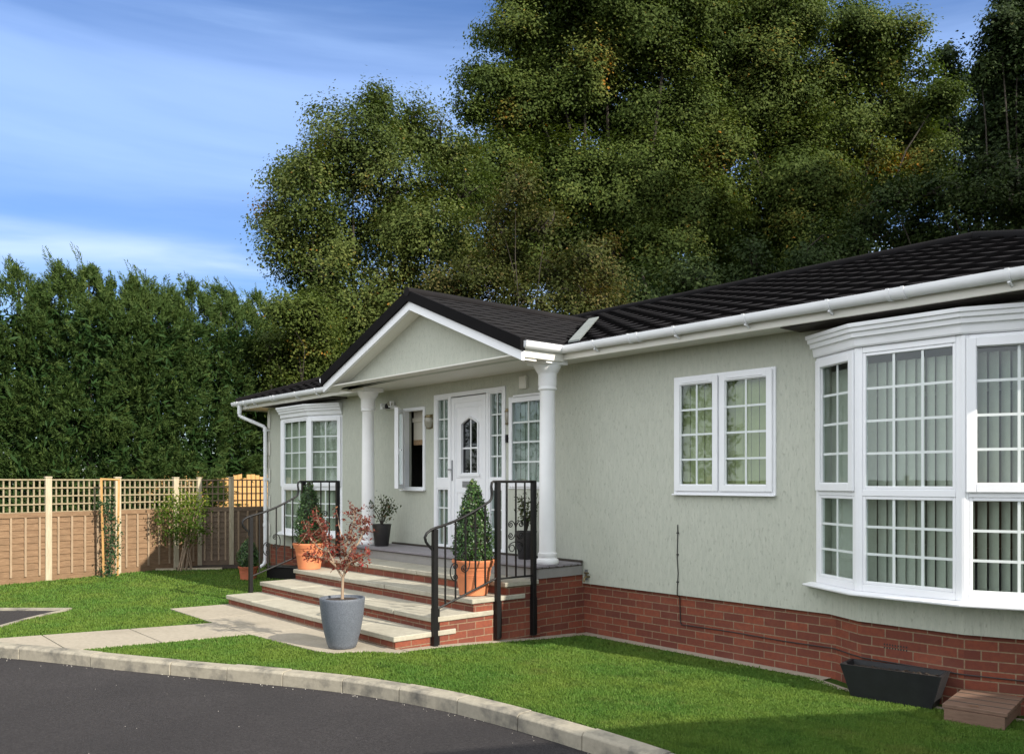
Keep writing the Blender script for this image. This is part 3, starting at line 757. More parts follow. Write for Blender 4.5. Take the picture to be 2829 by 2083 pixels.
def gutter(name, p, q, brackets, unions, ends):
    d = Vector((q[0] - p[0], q[1] - p[1], 0)); L_ = d.length; d /= L_; n_ = Vector((-d.y, d.x, 0))
    mb = MB()
    prof = [(.052 * math.cos(a), .056 * math.sin(a)) for a in [math.pi + math.pi * k / 10 for k in range(11)]]
    prof = [(-.052, .022)] + prof + [(.052, .022), (.046, .022)] + [(x * .88, y * .88) for x, y in prof[::-1]] + [(-.046, .022)]
    def run(s0, s1, sc, mb):
        vs_ = []; k = len(prof)
        for s_ in (s0, s1):
            for x, y in prof: vs_.append((p[0] + d.x * s_ + n_.x * x * sc, p[1] + d.y * s_ + n_.y * x * sc, p[2] + y * sc))
        mb.add(vs_, [(j, (j + 1) % k, k + (j + 1) % k, k + j) for j in range(k)] + [tuple(range(k)), tuple(range(k, 2 * k))[::-1]])
    run(0, L_, 1, mb)
    for e in ends:
        vs_ = [(p[0] + d.x * e + n_.x * x, p[1] + d.y * e + n_.y * x, p[2] + y) for x, y in prof[:13]]; mb.add(vs_, [tuple(range(13))])
    o_ = mb.build(name, M['gutter'], H, smooth=40)
    for b_ in brackets:
        mb = MB(); run(b_ - .014, b_ + .014, 1.13, mb); mb.tube([(p[0] + d.x * b_ + n_.x * .02, p[1] + d.y * b_ + n_.y * .02, p[2] - .062), (p[0] + d.x * b_ - n_.x * .045, p[1] + d.y * b_ - n_.y * .045, p[2] - .085)], .012, 6); mb.build('gutter_bracket', M['gutter'], o_, smooth=40)
    for b_ in unions: mb = MB(); run(b_ - .07, b_ - .045, 1.17, mb); run(b_ + .045, b_ + .07, 1.17, mb); run(b_ - .05, b_ + .05, 1.08, mb); mb.build('gutter_union', M['gutter'], o_, smooth=40)
    return o_
GZ = 3.192
gutter('gutter', (8.29, .43, GZ), (14.02, .43, GZ), [.55, 1.62, 2.40, 3.20, 4.55, 5.3], [1.10, 3.76], [0, 5.73])
gutter('gutter', (-.58, .43, GZ), (4.0, .43, GZ), [.55, .95, 2.6, 3.3], [.22, 1.75], [0, 4.58])
gutter('gutter', (8.335, 1.0, GZ + .004), (8.335, .40, GZ + .004), [], [], [0, .6])
gutter('gutter', (3.965, .40, GZ + .004), (3.965, 1.03, GZ + .004), [], [], [0, .63])
dp = MB()
dp.tube([(-.30, .43, 3.15), (-.30, .43, 2.99)], .040, 12); dp.tube([(-.30, .43, 3.02), (-.30, .43, 2.965), (-.27, .40, 2.93), (.0, .10, 2.76), (.03, .075, 2.72), (.03, .075, 2.68)], .034, 12)
dp.tube([(.03, .075, 2.70), (.03, .075, .20)], .034, 14); dp.tube([(.03, .075, .26), (.03, .10, .19), (.035, .19, .135)], .036, 12)
for z in (2.66, 1.75, .9): dp.tube([(.03, .075, z), (.03, .075, z + .05)], .042, 14); dp.box(.0, .06, .002, .06, z + .01, z + .04)
dp.build('downpipe', M['gutter'], H, smooth=40)
ct = MB(); ct.box(.0, .05, .001, .012, ZB, 3.07)
for k in range(5): ct.box(.0, .115, .0125, .018, .72 + k * .50, .97 + k * .50)
ct.build('corner_trim', M['fascia'], H)

# ------------------------------------------------------------------ bay windows
def frame(P, Q):
    L_ = math.hypot(Q[0] - P[0], Q[1] - P[1]); d = ((Q[0] - P[0]) / L_, (Q[1] - P[1]) / L_); return (P, d, (-d[1], d[0])), L_
def bay(pts, cols, sash, cover, lab):
    f = MB(); gl = MB(); br = MB(); cv = MB(); zb, zt, t0, t1 = .840, 2.820, 1.612, 1.668
    for k in range(len(pts) - 1):
        fr, L_ = frame(pts[k], pts[k + 1])
        e = .045
        f.fbox(fr, 0, e, -.06, .0, zb, zt); f.fbox(fr, L_ - e, L_, -.06, .0, zb, zt)
        f.fbox(fr, e, L_ - e, -.06, .002, zb, zb + .058); f.fbox(fr, e, L_ - e, -.06, .002, zt - .05, zt); f.fbox(fr, e, L_ - e, -.06, .002, t0, t1)
        for (z0_, z1_, nr, up) in ((zb + .058, t0, 3, False), (t1, zt - .05, 4, True)):
            a, b = e, L_ - e
            f.ring(fr, a, b, z0_, z1_, .026, -.045, -.004)
            a += .026; b -= .026; y0, y1 = z0_ + .026, z1_ - .026
            if up and sash[k]:
                f.ring(fr, e - .018, L_ - e + .018, z0_ - .018, z1_ + .022, .066, .003, .026)
                a, b, y0, y1 = e + .046, L_ - e - .046, z0_ + .046, z1_ - .042
                f.ring(fr, a - .004, b + .004, y0 - .004, y1 + .004, .012, -.01, .004)
            gl.fbox(fr, a - .004, b + .004, -.026, -.022, y0 - .004, y1 + .004)
            for c_ in range(1, cols[k]): x = a + (b - a) * c_ / cols[k]; br.fbox(fr, x - .010, x + .010, -.0215, -.014, y0, y1)
            for r_ in range(1, nr): z = y0 + (y1 - y0) * r_ / nr; br.fbox(fr, a, b, -.0215, -.0145, z - .010, z + .010)
        if cover == 'blind':
            n_ = int((L_ - .04) / .076)
            for i in range(n_):
                s_ = .02 + (i + .5) * (L_ - .04) / n_; th = R((-8, 22, 46)[k]) + rnd.uniform(-.1, .1); c_, q_ = math.cos(th) * .044, math.sin(th) * .044
                P_, d_, nn = fr; ct_ = (P_[0] + d_[0] * s_ - nn[0] * .15, P_[1] + d_[1] * s_ - nn[1] * .15)
                A = (ct_[0] + d_[0] * c_ + nn[0] * q_, ct_[1] + d_[1] * c_ + nn[1] * q_); B_ = (ct_[0] - d_[0] * c_ - nn[0] * q_, ct_[1] - d_[1] * c_ - nn[1] * q_)
                cv.hexa([A, B_, (B_[0] + nn[0] * .002, B_[1] + nn[1] * .002), (A[0] + nn[0] * .002, A[1] + nn[1] * .002)], .90, 2.70)
                cv.tube([A + (.93,), B_ + (.915,)], .004, 5)
        else:
            P_, d_, nn = fr; n_ = int(L_ / .012); rows = []
            for i in range(n_ + 1):
                s_ = L_ * i / n_; q_ = .030 * math.sin(s_ * 47) + .02 * math.sin(s_ * 19 + 1); lean = .05 * math.sin(s_ * 9)
                for z in (.90, 1.7, 2.74):
                    s2 = s_ + lean * (z - .9) * .25; o_ = -.105 + q_ * (1.1 - .25 * (z - .9))
                    rows.append((P_[0] + d_[0] * s2 + nn[0] * o_, P_[1] + d_[1] * s2 + nn[1] * o_, z))
            lim = [i for i in range(n_) if not (k == 1 and .26 < i / n_ < .33)]
            cv.add(rows, [(i * 3 + j, (i + 1) * 3 + j, (i + 1) * 3 + j + 1, i * 3 + j + 1) for i in lim for j in range(2)])
    for p in pts[1:-1]: f.tube([(p[0], p[1] - .028, zb), (p[0], p[1] - .028, zt)], .034, 10)
    inner = [pts[0], pts[1], pts[2], pts[3]]
    f.hexa([(pts[0][0], .002)] + [(p[0], p[1] - .02) for p in pts[1:3]] + [(pts[3][0], .002)], zt + .001, zt + .03)
    o_ = f.build('bay_window', M['upvc'], H, bevel=.004); o_['label'] = lab
    gl.build('glass', M['glass'], o_); br.build('glazing_bars', M['bars'], o_)
    if cover == 'blind': cv.build('vertical_blind', M['slat'], o_)
    else: cv.build('curtain', M['curtain'], o_, smooth=70, recalc=False)
    sl = MB(); sp = [(pts[0][0] - .05, pts[0][1] - .02), pts[1], pts[2], (pts[3][0] + .05, pts[3][1] - .02)]
    sl.sweep(sp, [(-.06, .806), (.088, .806), (.095, .814), (.095, .826), (.01, .8395), (-.06, .8395)]); sl.build('sill', M['upvc'], o_, bevel=.002)
    co = MB(); cp = [(pts[0][0], -.0), pts[1], pts[2], (pts[3][0], 0)]
    co.sweep(cp, [(-.06, 2.8225), (.020, 2.8225), (.028, 2.835), (.034, 2.88), (.040, 2.895), (.060, 2.90), (.064, 2.935), (.085, 2.943), (.088, 2.972), (.104, 2.978), (.107, 3.008), (-.06, 3.008)]); co.build('cornice', M['gutter'], o_)
    return o_
bay([(11.12, 0), (11.655, .30), (12.47, .30), (13.15, 0.02)], (2, 3, 2), (True, False, True), 'blind', 'near bay window with grey vertical blinds')
bay([(.66, 0), (1.17, .29), (2.13, .29), (2.765, 0.0)], (2, 3, 2), (True, False, True), 'curtain', 'far bay window with pale curtains')

# ------------------------------------------------------------------ flat windows
FR0 = ((0, 0), (1, 0), (0, 1))
def glazed(f, gl, br, a, b, c, d, cols, rows_, o=0.0):
    gl.fbox(FR0, a - .004, b + .004, o - .016, o - .012, c - .004, d + .004)
    for k in range(1, cols): x = a + (b - a) * k / cols; br.fbox(FR0, x - .010, x + .010, o - .0115, o - .004, c, d)
    for k in range(1, rows_): z = c + (d - c) * k / rows_; br.fbox(FR0, a, b, o - .0115, o - .0045, z - .010, z + .010)
def slats(cv, a, b, z0, z1, o, pitch=.078, ang=14):
    n_ = max(1, int((b - a) / pitch))
    for i in range(n_):
        s_ = a + (i + .5) * (b - a) / n_; th = R(ang) + rnd.uniform(-.05, .05); c_, q_ = math.cos(th) * .045, math.sin(th) * .045
        cv.hexa([(s_ + c_, o + q_), (s_ - c_, o - q_), (s_ - c_, o - q_ + .002), (s_ + c_, o + q_ + .002)], z0, z1)
f, gl, br, cv = MB(), MB(), MB(), MB()
f.ring(FR0, 9.55, 10.725, 1.600, 2.790, .05, -.06, .018); f.fbox(FR0, 10.085, 10.13, -.06, .016, 1.65, 2.74)
for a, b in ((9.575, 10.098), (10.118, 10.70)):
    f.ring(FR0, a, b, 1.635, 2.768, .062, .0185, .040)
    f.ring(FR0, a + .055, b - .055, 1.69, 2.712, .014, .0, .028)
    glazed(f, gl, br, a + .066, b - .066, 1.702, 2.70, 2, 4, .022)
    f.fbox(FR0, a + .09, b - .10, .041, .047, 2.722, 2.732)
f.fbox(FR0, 9.545, 10.73, .0185, .05, 1.592, 1.606)
slats(cv, 9.6, 10.68, 1.63, 2.76, -.07, .084, 5)
o_ = f.build('casement_window', M['upvc'], H, bevel=.003); o_['label'] = 'closed double casement with olive blinds'
gl.build('glass', M['glass'], o_); br.build('glazing_bars', M['bars'], o_); cv.build('vertical_blind', M['greenblind'], o_)

f, gl, br, cv = MB(), MB(), MB(), MB()
f.ring(FR0, 6.94, 7.695, 1.640, 2.785, .05, -.06, .018); f.ring(FR0, 6.965, 7.67, 1.665, 2.77, .06, .0185, .038)
glazed(f, gl, br, 7.027, 7.608, 1.728, 2.706, 2, 4, .022); f.fbox(FR0, 7.06, 7.62, .039, .05, 2.775, 2.80)
slats(cv, 6.99, 7.66, 1.68, 2.76, -.062, .085, 3)
o_ = f.build('casement_window', M['upvc'], H, bevel=.003); o_['label'] = 'closed porch window behind the pillar'
gl.build('glass', M['glass'], o_); br.build('glazing_bars', M['bars'], o_); cv.build('vertical_blind', M['greyblind'], o_)

f = MB(); f.ring(FR0, 4.562, 5.112, 1.606, 2.797, .048, -.06, .022); f.fbox(FR0, 4.53, 5.13, .0225, .06, 1.596, 1.615)
o_ = f.build('casement_window', M['upvc'], H, bevel=.003); o_['label'] = 'open casement with dark interior'
th = R(43); hp = (4.60, .03); fr = (hp, (math.cos(th), math.sin(th)), (-math.sin(th), math.cos(th)))
f, gl, br = MB(), MB(), MB()
f.ring(fr, 0, .47, 1.63, 2.775, .062, 0, .055); gl.fbox(fr, .06, .41, .024, .030, 1.69, 2.715)
sash = f.build('open_sash', M['upvc'], o_, bevel=.003)
hb = MB(); hb.fbox(fr, .435, .455, -.012, .0, 2.12, 2.20); hb.fbox(fr, .38, .45, -.035, -.012, 2.165, 2.182)
h_ = hb.build('handle', M['gutter'], o_); gl.build('glass', M['glass'], o_)
rb = MB(); rb.box(4.60, 5.08, -.15, -.145, 2.34, 2.76); rb.box(4.60, 5.08, -.17, -.12, 2.60, 2.66); rb.build('roller_blind', M['roller'], o_)
rb = MB(); rb.box(4.60, 5.08, -.152, -.143, 2.265, 2.34); rb.build('blind_fringe', M['fringe'], o_)

# ------------------------------------------------------------------ front door with side lights
f, gl, br, cv = MB(), MB(), MB(), MB()
f.ring(FR0, 5.335, 6.875, .79, 2.935, .055, -.08, .020)
f.fbox(FR0, 5.675, 5.73, -.08, .019, .845, 2.88); f.fbox(FR0, 6.49, 6.545, -.08, .019, .845, 2.88)
for a, b in ((5.39, 5.675), (6.545, 6.82)):
    f.fbox(FR0, a, b, -.06, .017, 1.64, 1.765)
    for z0_, z1_, n_ in ((.845, 1.64, 3), (1.765, 2.88, 4)):
        f.ring(FR0, a, b, z0_, z1_, .022, -.05, .012); glazed(f, gl, br, a + .022, b - .022, z0_ + .022, z1_ - .022, 2, n_, -.01)
slats(cv, 5.36, 5.70, .85, 2.87, -.062, .085, 3); slats(cv, 6.52, 6.85, .85, 2.87, -.07, .085, 14)
dr_ = f.build('door_surround', M['upvc'], H, bevel=.003)
gl.build('glass', M['glass'], dr_); br.build('glazing_bars', M['bars'], dr_); cv.build('vertical_blind', M['greyblind'], dr_)
d = MB()
arch = lambda t: 2.50 + .075 * (1 - abs(2 * t - 1) ** 1.3)
GA, GB, GC = 5.965, 6.31, 1.848
d.fbox(FR0, 5.735, GA, -.05, .006, .855, 2.868); d.fbox(FR0, GB, 6.485, -.05, .006, .855, 2.868); d.fbox(FR0, GA, GB, -.05, .006, .855, GC)
NA = 16
pts_ = [(GA + (GB - GA) * k / NA, arch(k / NA)) for k in range(NA + 1)]
for (x0, y0), (x1, y1) in zip(pts_[:-1], pts_[1:]):
    d.extr([(x0, 0, y0), (x1, 0, y1), (x1, 0, 2.868), (x0, 0, 2.868)], (0, -.05, 0), (0, .006, 0))
# raised mouldings: sash edge, upper panel and glass surround
d.ring(FR0, 5.74, 6.48, .86, 2.864, .075, .0065, .016)
d.ring(FR0, 5.845, 6.40, 1.78, 2.73, .012, .0065, .013)
d.ring(FR0, 5.845, 6.40, .98, 1.60, .02, .0065, .014)
d.fbox(FR0, GA - .05, GB + .05, .0066, .024, GC - .05, GC - .012)
for a, b in ((GA - .022, GA), (GB, GB + .022)): d.fbox(FR0, a, b, .0066, .022, GC - .012, 2.50)
ar = [(x, .012, z + .008) for x, z in [(GA - .012, 2.50)] + pts_ + [(GB + .012, 2.50)]]; d.tube(ar, .014, 6)
door = d.build('front_door', M['upvc'], H, bevel=.002)
d = MB(); P_ = [(GA, 0, GC)] + [(GB, 0, GC)] + [(x, 0, z) for x, z in pts_[::-1]]
d.extr(P_, (0, -.022, 0), (0, -.018, 0)); d.build('glass', M['darkglass'], door)
d = MB(); d.fbox(FR0, (GA + GB) / 2 - .010, (GA + GB) / 2 + .010, -.0175, -.010, GC, 2.57); d.fbox(FR0, GA, GB, -.0172, -.0103, 2.165, 2.187); d.build('glazing_bars', M['upvc'], door)
d = MB(); d.fbox(FR0, 5.752, 5.78, .0165, .024, 1.74, 2.02); d.fbox(FR0, 5.762, 5.772, .024, .05, 1.885, 1.90); d.fbox(FR0, 5.70, 5.772, .046, .058, 1.884, 1.902); d.build('handle', M['steel'], door, bevel=.002)
d = MB(); d.fbox(FR0, 5.985, 6.245, .0068, .016, 1.655, 1.735); d.fbox(FR0, 6.0, 6.23, .0162, .02, 1.672, 1.718); d.build('letterbox', M['steel'], door, bevel=.002)

# ------------------------------------------------------------------ porch
PU0, PU1, PC, PZR, PZE, PV = 4.0, 8.32, 6.20, 4.075, 3.22, 1.0
pr = MB(); Lp = math.hypot(PU1 - PC, PZR - PZE)
for sgn, ue in ((1, PU1), (-1, PU0)):
    L_ = math.hypot(ue - PC, PZR - PZE); c_, s2 = abs(ue - PC) / L_, (PZR - PZE) / L_
    frm = lambda s_, x, h, sgn=sgn, ue=ue, c_=c_, s2=s2: (ue - sgn * (s_ * c_ - h * s2), x, PZE + s_ * s2 + h * c_)
    tile_slope(pr, frm, L_, lambda s_, L_=L_: .42 - 2.55 * s_ / L_, lambda s_: PV + .03, .215, .30, .004, .011, .06)
porch_roof = pr.build('porch_roof', M['porchroof'], H, up=True)
pc = MB(); pc.tube([(PC, PV + .05, PZR + .012), (PC, -2.12, PZR + .012)], .06, 8); pc.build('ridge_cap', M['porchroof'], porch_roof, smooth=60)
def rake(v0, v1, dz0, dz1, ext=0):
    mb = MB()
    for ue in (PU1 + ext, PU0 - ext):
        ze = PZE - (PZR - PZE) / (PU1 - PC) * ext if ue > PC else PZE - (PZR - PZE) / (PC - PU0) * ext
        mb.extr([(ue, 0, ze + dz0), (PC, 0, PZR + dz0), (PC, 0, PZR + dz1), (ue, 0, ze + dz1)], (0, v0, 0), (0, v1, 0))
    return mb
vg = rake(PV - .02, PV + .045, -.10, .035, .02); vg.build('verge', M['ridge'], porch_roof)
bgd = rake(PV - .03, PV + .012, -.208, -.101, 0); bgd.build('bargeboard', M['upvc'], H)
bs = rake(.78, PV - .031, -.206, -.190, -.02); bs.build('barge_soffit', M['fascia'], H)
gw = MB(); sl_ = (PZR - PZE) / (PU1 - PC); zg = PZR - .2
gw.extr([(4.12, 0, 3.083), (8.10, 0, 3.083), (8.10, 0, zg - (8.10 - PC) * sl_ + .02), (PC, 0, zg + .01), (4.12, 0, zg - (PC - 4.12) * sl_ + .02)], (0, .70, 0), (0, .79, 0))
gw.build('gable_wall', M['render'], H)
ve = MB(); up_ = Vector((0, 0, 1))
A0, A1 = Vector((8.36, .36, 3.26)), Vector((PC + .06, -2.13, 4.12)); sd_ = Vector((.16, .0, 0))
ve.add([A0, A0 + Vector((.17, 0, .0)), A1 + Vector((.20, 0, 0)), A1, A0 + Vector((0, 0, .02)), A0 + Vector((.17, 0, .02)), A1 + Vector((.20, 0, .02)), A1 + Vector((0, 0, .02))],
       [(0, 1, 2, 3), (4, 5, 6, 7), (0, 1, 5, 4), (1, 2, 6, 5), (2, 3, 7, 6), (3, 0, 4, 7)])
ve.build('valley_flashing', M['lead'], roof)
for cu in (4.30, 8.12):
    c = MB(); zc = .812
    c.lathe((cu, .45, zc), [(.118, 0), (.126, .012), (.128, .035), (.120, .055), (.106, .062), (.104, .075), (.108, .082), (.108, .12), (.099, .125), (.0945, .15), (.092, .9), (.0885, 1.5), (.084, 1.925), (.086, 1.93), (.098, 1.937), (.104, 1.948), (.102, 1.962), (.098, 1.972), (.101, 1.985), (.104, 2.0), (.105, 2.11), (.110, 2.125), (.118, 2.135), (.142, 2.175), (.154, 2.205), (.158, 2.215)], 40)
    c.box(cu - .165, cu + .16, .29, .615, 3.028, 3.082)
    c.build('porch_column', M['column'], H, smooth=35)
# deck
dk = MB(); y = .05
for k in range(5):
    dk.box(4.22, 8.25, y, y + .128, .782, .810); y += .134
dk.build('deck', M['deck'], H, bevel=.002)
dk = MB(); dk.box(8.228, 8.246, .03, .70, .672, .781); dk.box(4.225, 4.245, .03, .70, .672, .781); dk.box(4.246, 8.227, .69, .708, .668, .781); dk.build('deck_fascia', M['deckside'], H)
dk = MB(); dk.box(8.247, 8.254, .03, .72, .779, .788); dk.box(4.3, 8.246, .7185, .727, .779, .788)
for k in range(6): dk.box(8.254, 8.262, .10 + k * .11, .112 + k * .11, .779, .795)
dk.box(4.3, 8.25, .02, .046, .806, .835); dk.build('deck_trim', M['trim_gapshade'], H)

# ------------------------------------------------------------------ entrance steps
SU0, SU1 = 4.32, 8.25
STP = [(2.57, .264), (2.115, .400), (1.63, .535), (1.19, .670)]
stp = thing('entrance_steps', 'four wide stone and red brick steps rising to the porch', 'steps', (6.3, 2.0, .1))
for i, (vf, zt) in enumerate(STP):
    vb_ = STP[i + 1][0] - .28 if i < 3 else .712
    t = MB(); n_ = 5; cuts = [SU0 - .02 + (SU1 + .04 - SU0) * k / n_ + (0 if k in (0, n_) else rnd.uniform(-.12, .12)) for k in range(n_ + 1)]
    for a, b in zip(cuts[:-1], cuts[1:]): t.box(a + .002, b - .002, vb_, vf + rnd.uniform(-.004, .004), zt - .05 + rnd.uniform(-.002, .002), zt + rnd.uniform(-.0015, .0015))
    t.build('tread', M['slab'], stp, bevel=.006)
bw = MB()
for i, (vf, zt) in enumerate(STP):
    vb_ = (STP[i + 1][0] - .028) if i < 3 else .68
    bw.box(SU0, SU1, vb_ + .0005, vf - .028, -.05, zt - .052)
bw.box(8.10, 8.226, -.03, .679, -.08, .670); bw.box(4.26, 4.4, -.03, .679, -.05, .670)
bw.build('brickwork', M['brick'], stp)

# ------------------------------------------------------------------ railings
def spiral(c, r0, r1, a0, a1, n=16):
    return [(c[0] + (r0 + (r1 - r0) * k / n) * math.cos(a0 + (a1 - a0) * k / n), c[1] + (r0 + (r1 - r0) * k / n) * math.sin(a0 + (a1 - a0) * k / n)) for k in range(n + 1)]
def scroll(mb, u, v, z, s_, flip=1):
    """C scroll with curled ends in the plane u = const, centred at v,z"""
    def tb(L2): mb.tube([(u, v + flip * a * s_, z + b * s_) for a, b in L2], .006, 6)
    big = [(math.cos(a) * .62, math.sin(a) * 1.0) for a in np.linspace(R(62), R(298), 18)]
    top = spiral((.10, .62), .34, .08, R(50), R(-420), 20); bot = spiral((.10, -.62), .34, .08, R(-50), R(420), 20)
    tb(big); tb(top); tb(bot)
def railing(label, u, vf, vm, vb_, zf, out, bs_):
    t = thing('handrail', label, 'railing', (u, vm, .13), 'metal railings beside the entrance steps')
    zt = 1.73; zfl = 1.275
    for v, zt_, zb_ in ((vf, zfl - .01, hgt(u + out * .02, vf) - .02), (vm, zt - .005, .10), (vb_, zt - .005, .08)):
        p = MB(); p.box(u - .025, u + .025, v - .025, v + .025, zb_, zt_)
        if out > 0:
            p.box(u - .03, u - .0255, v - .08, v + .026, zb_, zb_ + .40)
        p.build('post', M['black'], t, bevel=.003)
    h = MB()
    sl = (1.53 - zfl) / (vf - (vm + .07))
    pts_ = [(u, vb_ - .03, zt), (u, vm, zt), (u, vm + .055, zt), (u, vm + .078, zt - .012), (u, vm + .085, zt - .05), (u, vm + .075, 1.60), (u, vm + .085, 1.55)]
    pts_ += [(u, vm + .11 + (vf - vm - .11) * k / 6, 1.525 + (zfl - 1.525) * k / 6 - .03 * math.sin(math.pi * k / 6)) for k in range(7)]
    pts_ += [(u, vf + .05, zfl - .018), (u, vf + .095, zfl - .045), (u, vf + .118, zfl - .085), (u, vf + .105, zfl - .13), (u, vf + .06, zfl - .18), (u, vf + .027, zfl - .21), (u, vf + .026, zfl - .26)]
    h.tube(pts_, .014, 8); h.build('rail', M['black'], t, smooth=50)
    b = MB(); z0_, z1_ = .475, .735
    b.tube([(u, vf, z0_), (u, vm, z1_)], .011, 6); b.tube([(u, vm, .722), (u, vb_, .722)], .011, 6); b.build('bottom_rail', M['black'], t)
    b = MB()
    n_ = 5
    for k in range(n_):
        f_ = (k + 1) / (n_ + 1); v = vf + (vm + .04 - vf) * f_
        zt_ = 1.525 + (zfl - 1.525) * (1 - (vf - v) / (vf - vm - .11)) - .03 * math.sin(math.pi * (vf - v) / (vf - vm - .11)) if (vf - v) < (vf - vm - .11) else 1.55
        b.box(u - .007, u + .007, v - .007, v + .007, z0_ + (z1_ - z0_) * (vf - v) / (vf - vm), zt_)
    fl = [vm + (vb_ - vm) * k / 4 for k in (1, 2, 3)]
    for v in fl: b.box(u - .007, u + .007, v - .007, v + .007, .722, zt)
    b.build('balusters', M['black'], t)
    s = MB(); vmid = fl[1]
    for fl_ in (1, -1):
        scroll(s, u, vmid + fl_ * .062, 1.22, .095, fl_); 
        s.tube([(u, vmid + fl_ * (.10 * math.cos(a)), 1.045 + .05 * math.sin(a)) for a in np.linspace(R(20), R(200), 10)], .005, 6)
        s.tube([(u, vmid + fl_ * (.055 + .035 * math.cos(a)), 1.03 + .035 * math.sin(a)) for a in np.linspace(R(90), R(440), 14)], .005, 6)
    va = vf + (vm + .04 - vf) * 2.5 / 6; za = z0_ + (z1_ - z0_) * 2.5 / 6
    scroll(s, u, va - .055, za + .34, .10, 1); scroll(s, u, va + .075, za + .25, .085, -1)
    s.build('scrollwork', M['black'], t, smooth=60); return t
railing('black wrought iron railing at the right end of the steps, fixed to sunlit brick', 8.285, 2.11, 1.312, .81, 1.285, 1, None)
railing('black wrought iron railing at the far left end of the steps', 4.30, 2.235, 1.476, .947, 1.278, -1, None)

# ------------------------------------------------------------------ small fittings on the wall
t = thing('security_light', 'white twin security floodlight high on the porch wall', 'light', (4.20, 0, 2.87))
b = MB(); b.box(4.06, 4.36, .0, .03, 2.81, 2.86); b.box(4.07, 4.13, .03, .10, 2.815, 2.90); b.box(4.29, 4.35, .03, .10, 2.83, 2.92); b.tube([(4.14, .05, 2.865), (4.10, .10, 2.88)], [.028, .034], 10); b.build('bracket', M['gutter'], t, bevel=.003)
b = MB(); b.lathe((4.21, .06, 2.82), [(.035, 0), (.045, .02), (.043, .05), (.03, .07), (.01, .078)], 16); b.build('sensor', M['black'], t, smooth=50)
b = MB(); b.tube([(4.28, .04, 2.87), (4.33, .10, 2.885)], [.028, .042], 12); b.build('lamp_head', M['lampglass'], t)
def wall_lamp(u, z, lab, k_=1.0):
    t = thing('wall_lamp', lab, 'lamp', (u, 0, z), 'half round lamps either side of the door')
    n_ = 14; prof = [(r_ * k_, z_) for r_, z_ in [(.018, -.098), (.05, -.085), (.072, -.04), (.076, .01), (.070, .055), (.066, .07)]]
    vs_ = []; k = n_ + 1
    for r_, z_ in prof:
        for i in range(k): a = math.pi * i / n_; vs_.append((u + r_ * math.cos(a), .004 + r_ * math.sin(a), z + z_))
    b = MB(); b.add(vs_, [(i * k + j, i * k + j + 1, (i + 1) * k + j + 1, (i + 1) * k + j) for i in range(len(prof) - 1) for j in range(n_)]); b.build('shade', M['lampglass'], t, smooth=60)
    b = MB(); b.box(u - .074 * k_, u + .074 * k_, .0, .010, z - .10, z + .10)
    b.tube([(u + .069 * k_ * math.cos(a), .006 + .069 * k_ * math.sin(a), z + .06) for a in np.linspace(0, math.pi, 12)], .007, 6)
    b.tube([(u + .026 * math.cos(a), .006 + .026 * math.sin(a), z - .096) for a in np.linspace(0, math.pi, 12)], .008, 6)
    vs_ = [(u + .068 * k_ * math.cos(math.pi * i / 12), .006 + .068 * k_ * math.sin(math.pi * i / 12), z + .065) for i in range(13)]; b.add(vs_ + [(x, y_, z_ + .028 * (1 - i / 12)) for i, (x, y_, z_) in enumerate(vs_)], [(i, i + 1, i + 14, i + 13) for i in range(12)])
    b.build('fitting', M['brass'], t)
wall_lamp(5.215, 2.575, 'half round lantern on the wall between the open window and the door')
wall_lamp(6.912, 2.55, 'narrow lantern squeezed between the door and the right porch window', .5)
b = MB(); b.box(6.893, 6.925, 0, .03, 2.22, 2.32); b.tube([(6.909, .03, 2.26), (6.909, .037, 2.26)], .009, 10)
tag(b.build('door_bell', M['black'], org=(6.909, 0, 2.22), bevel=.003), 'small black bell push on the wall right of the door', 'door bell')
b = MB(); b.box(7.17, 7.30, 0, .045, 2.87, 3.025); b.box(7.18, 7.29, .045, .05, 2.88, 3.015)
tag(b.build('alarm_box', M['fascia'], org=(7.23, 0, 2.87), bevel=.004), 'cream box under the porch ceiling above the right porch window', 'alarm box')
t = thing('garden_tap', 'brass outdoor tap low on the wall beside the deck', 'tap', (8.335, 0, .66))
b = MB(); b.box(8.285, 8.31, 0, .025, .615, .735); b.build('backplate', M['steel'], t)
b = MB(); b.tube([(8.335, .0, .655), (8.335, .06, .655), (8.335, .085, .64), (8.335, .09, .60)], .012, 8); b.tube([(8.335, .05, .66), (8.335, .05, .70)], .009, 8); b.tube([(8.30, .05, .70), (8.37, .05, .70)], .009, 8); b.build('spout', M['brass'], t, smooth=50)
b = MB()
b.tube([(9.59, .006, 1.29), (9.592, .008, 1.2), (9.585, .008, .95), (9.597, .008, .8), (9.588, .008, .66), (9.588, .012, .578), (9.60, -.015, .55), (9.603, -.022, .30), (9.615, -.022, .272)], .005, 6)
b.tube([(9.615, -.022, .272), (10.2, -.022, .278), (10.8, -.022, .268), (11.27, -.02, .275), (11.45, .072, .272), (11.62, .150, .27), (12.0, .150, .268), (12.42, .152, .266), (12.88, -.018, .26), (13.3, -.02, .255)], .005, 6)
for z in (1.2, .98, .7): b.box(9.578, 9.602, 0, .012, z, z + .012)
tag(b.build('cable', M['cable'], org=(9.59, 0, .27), smooth=60), 'thin black cable clipped down the cream wall and along the brick', 'cable')

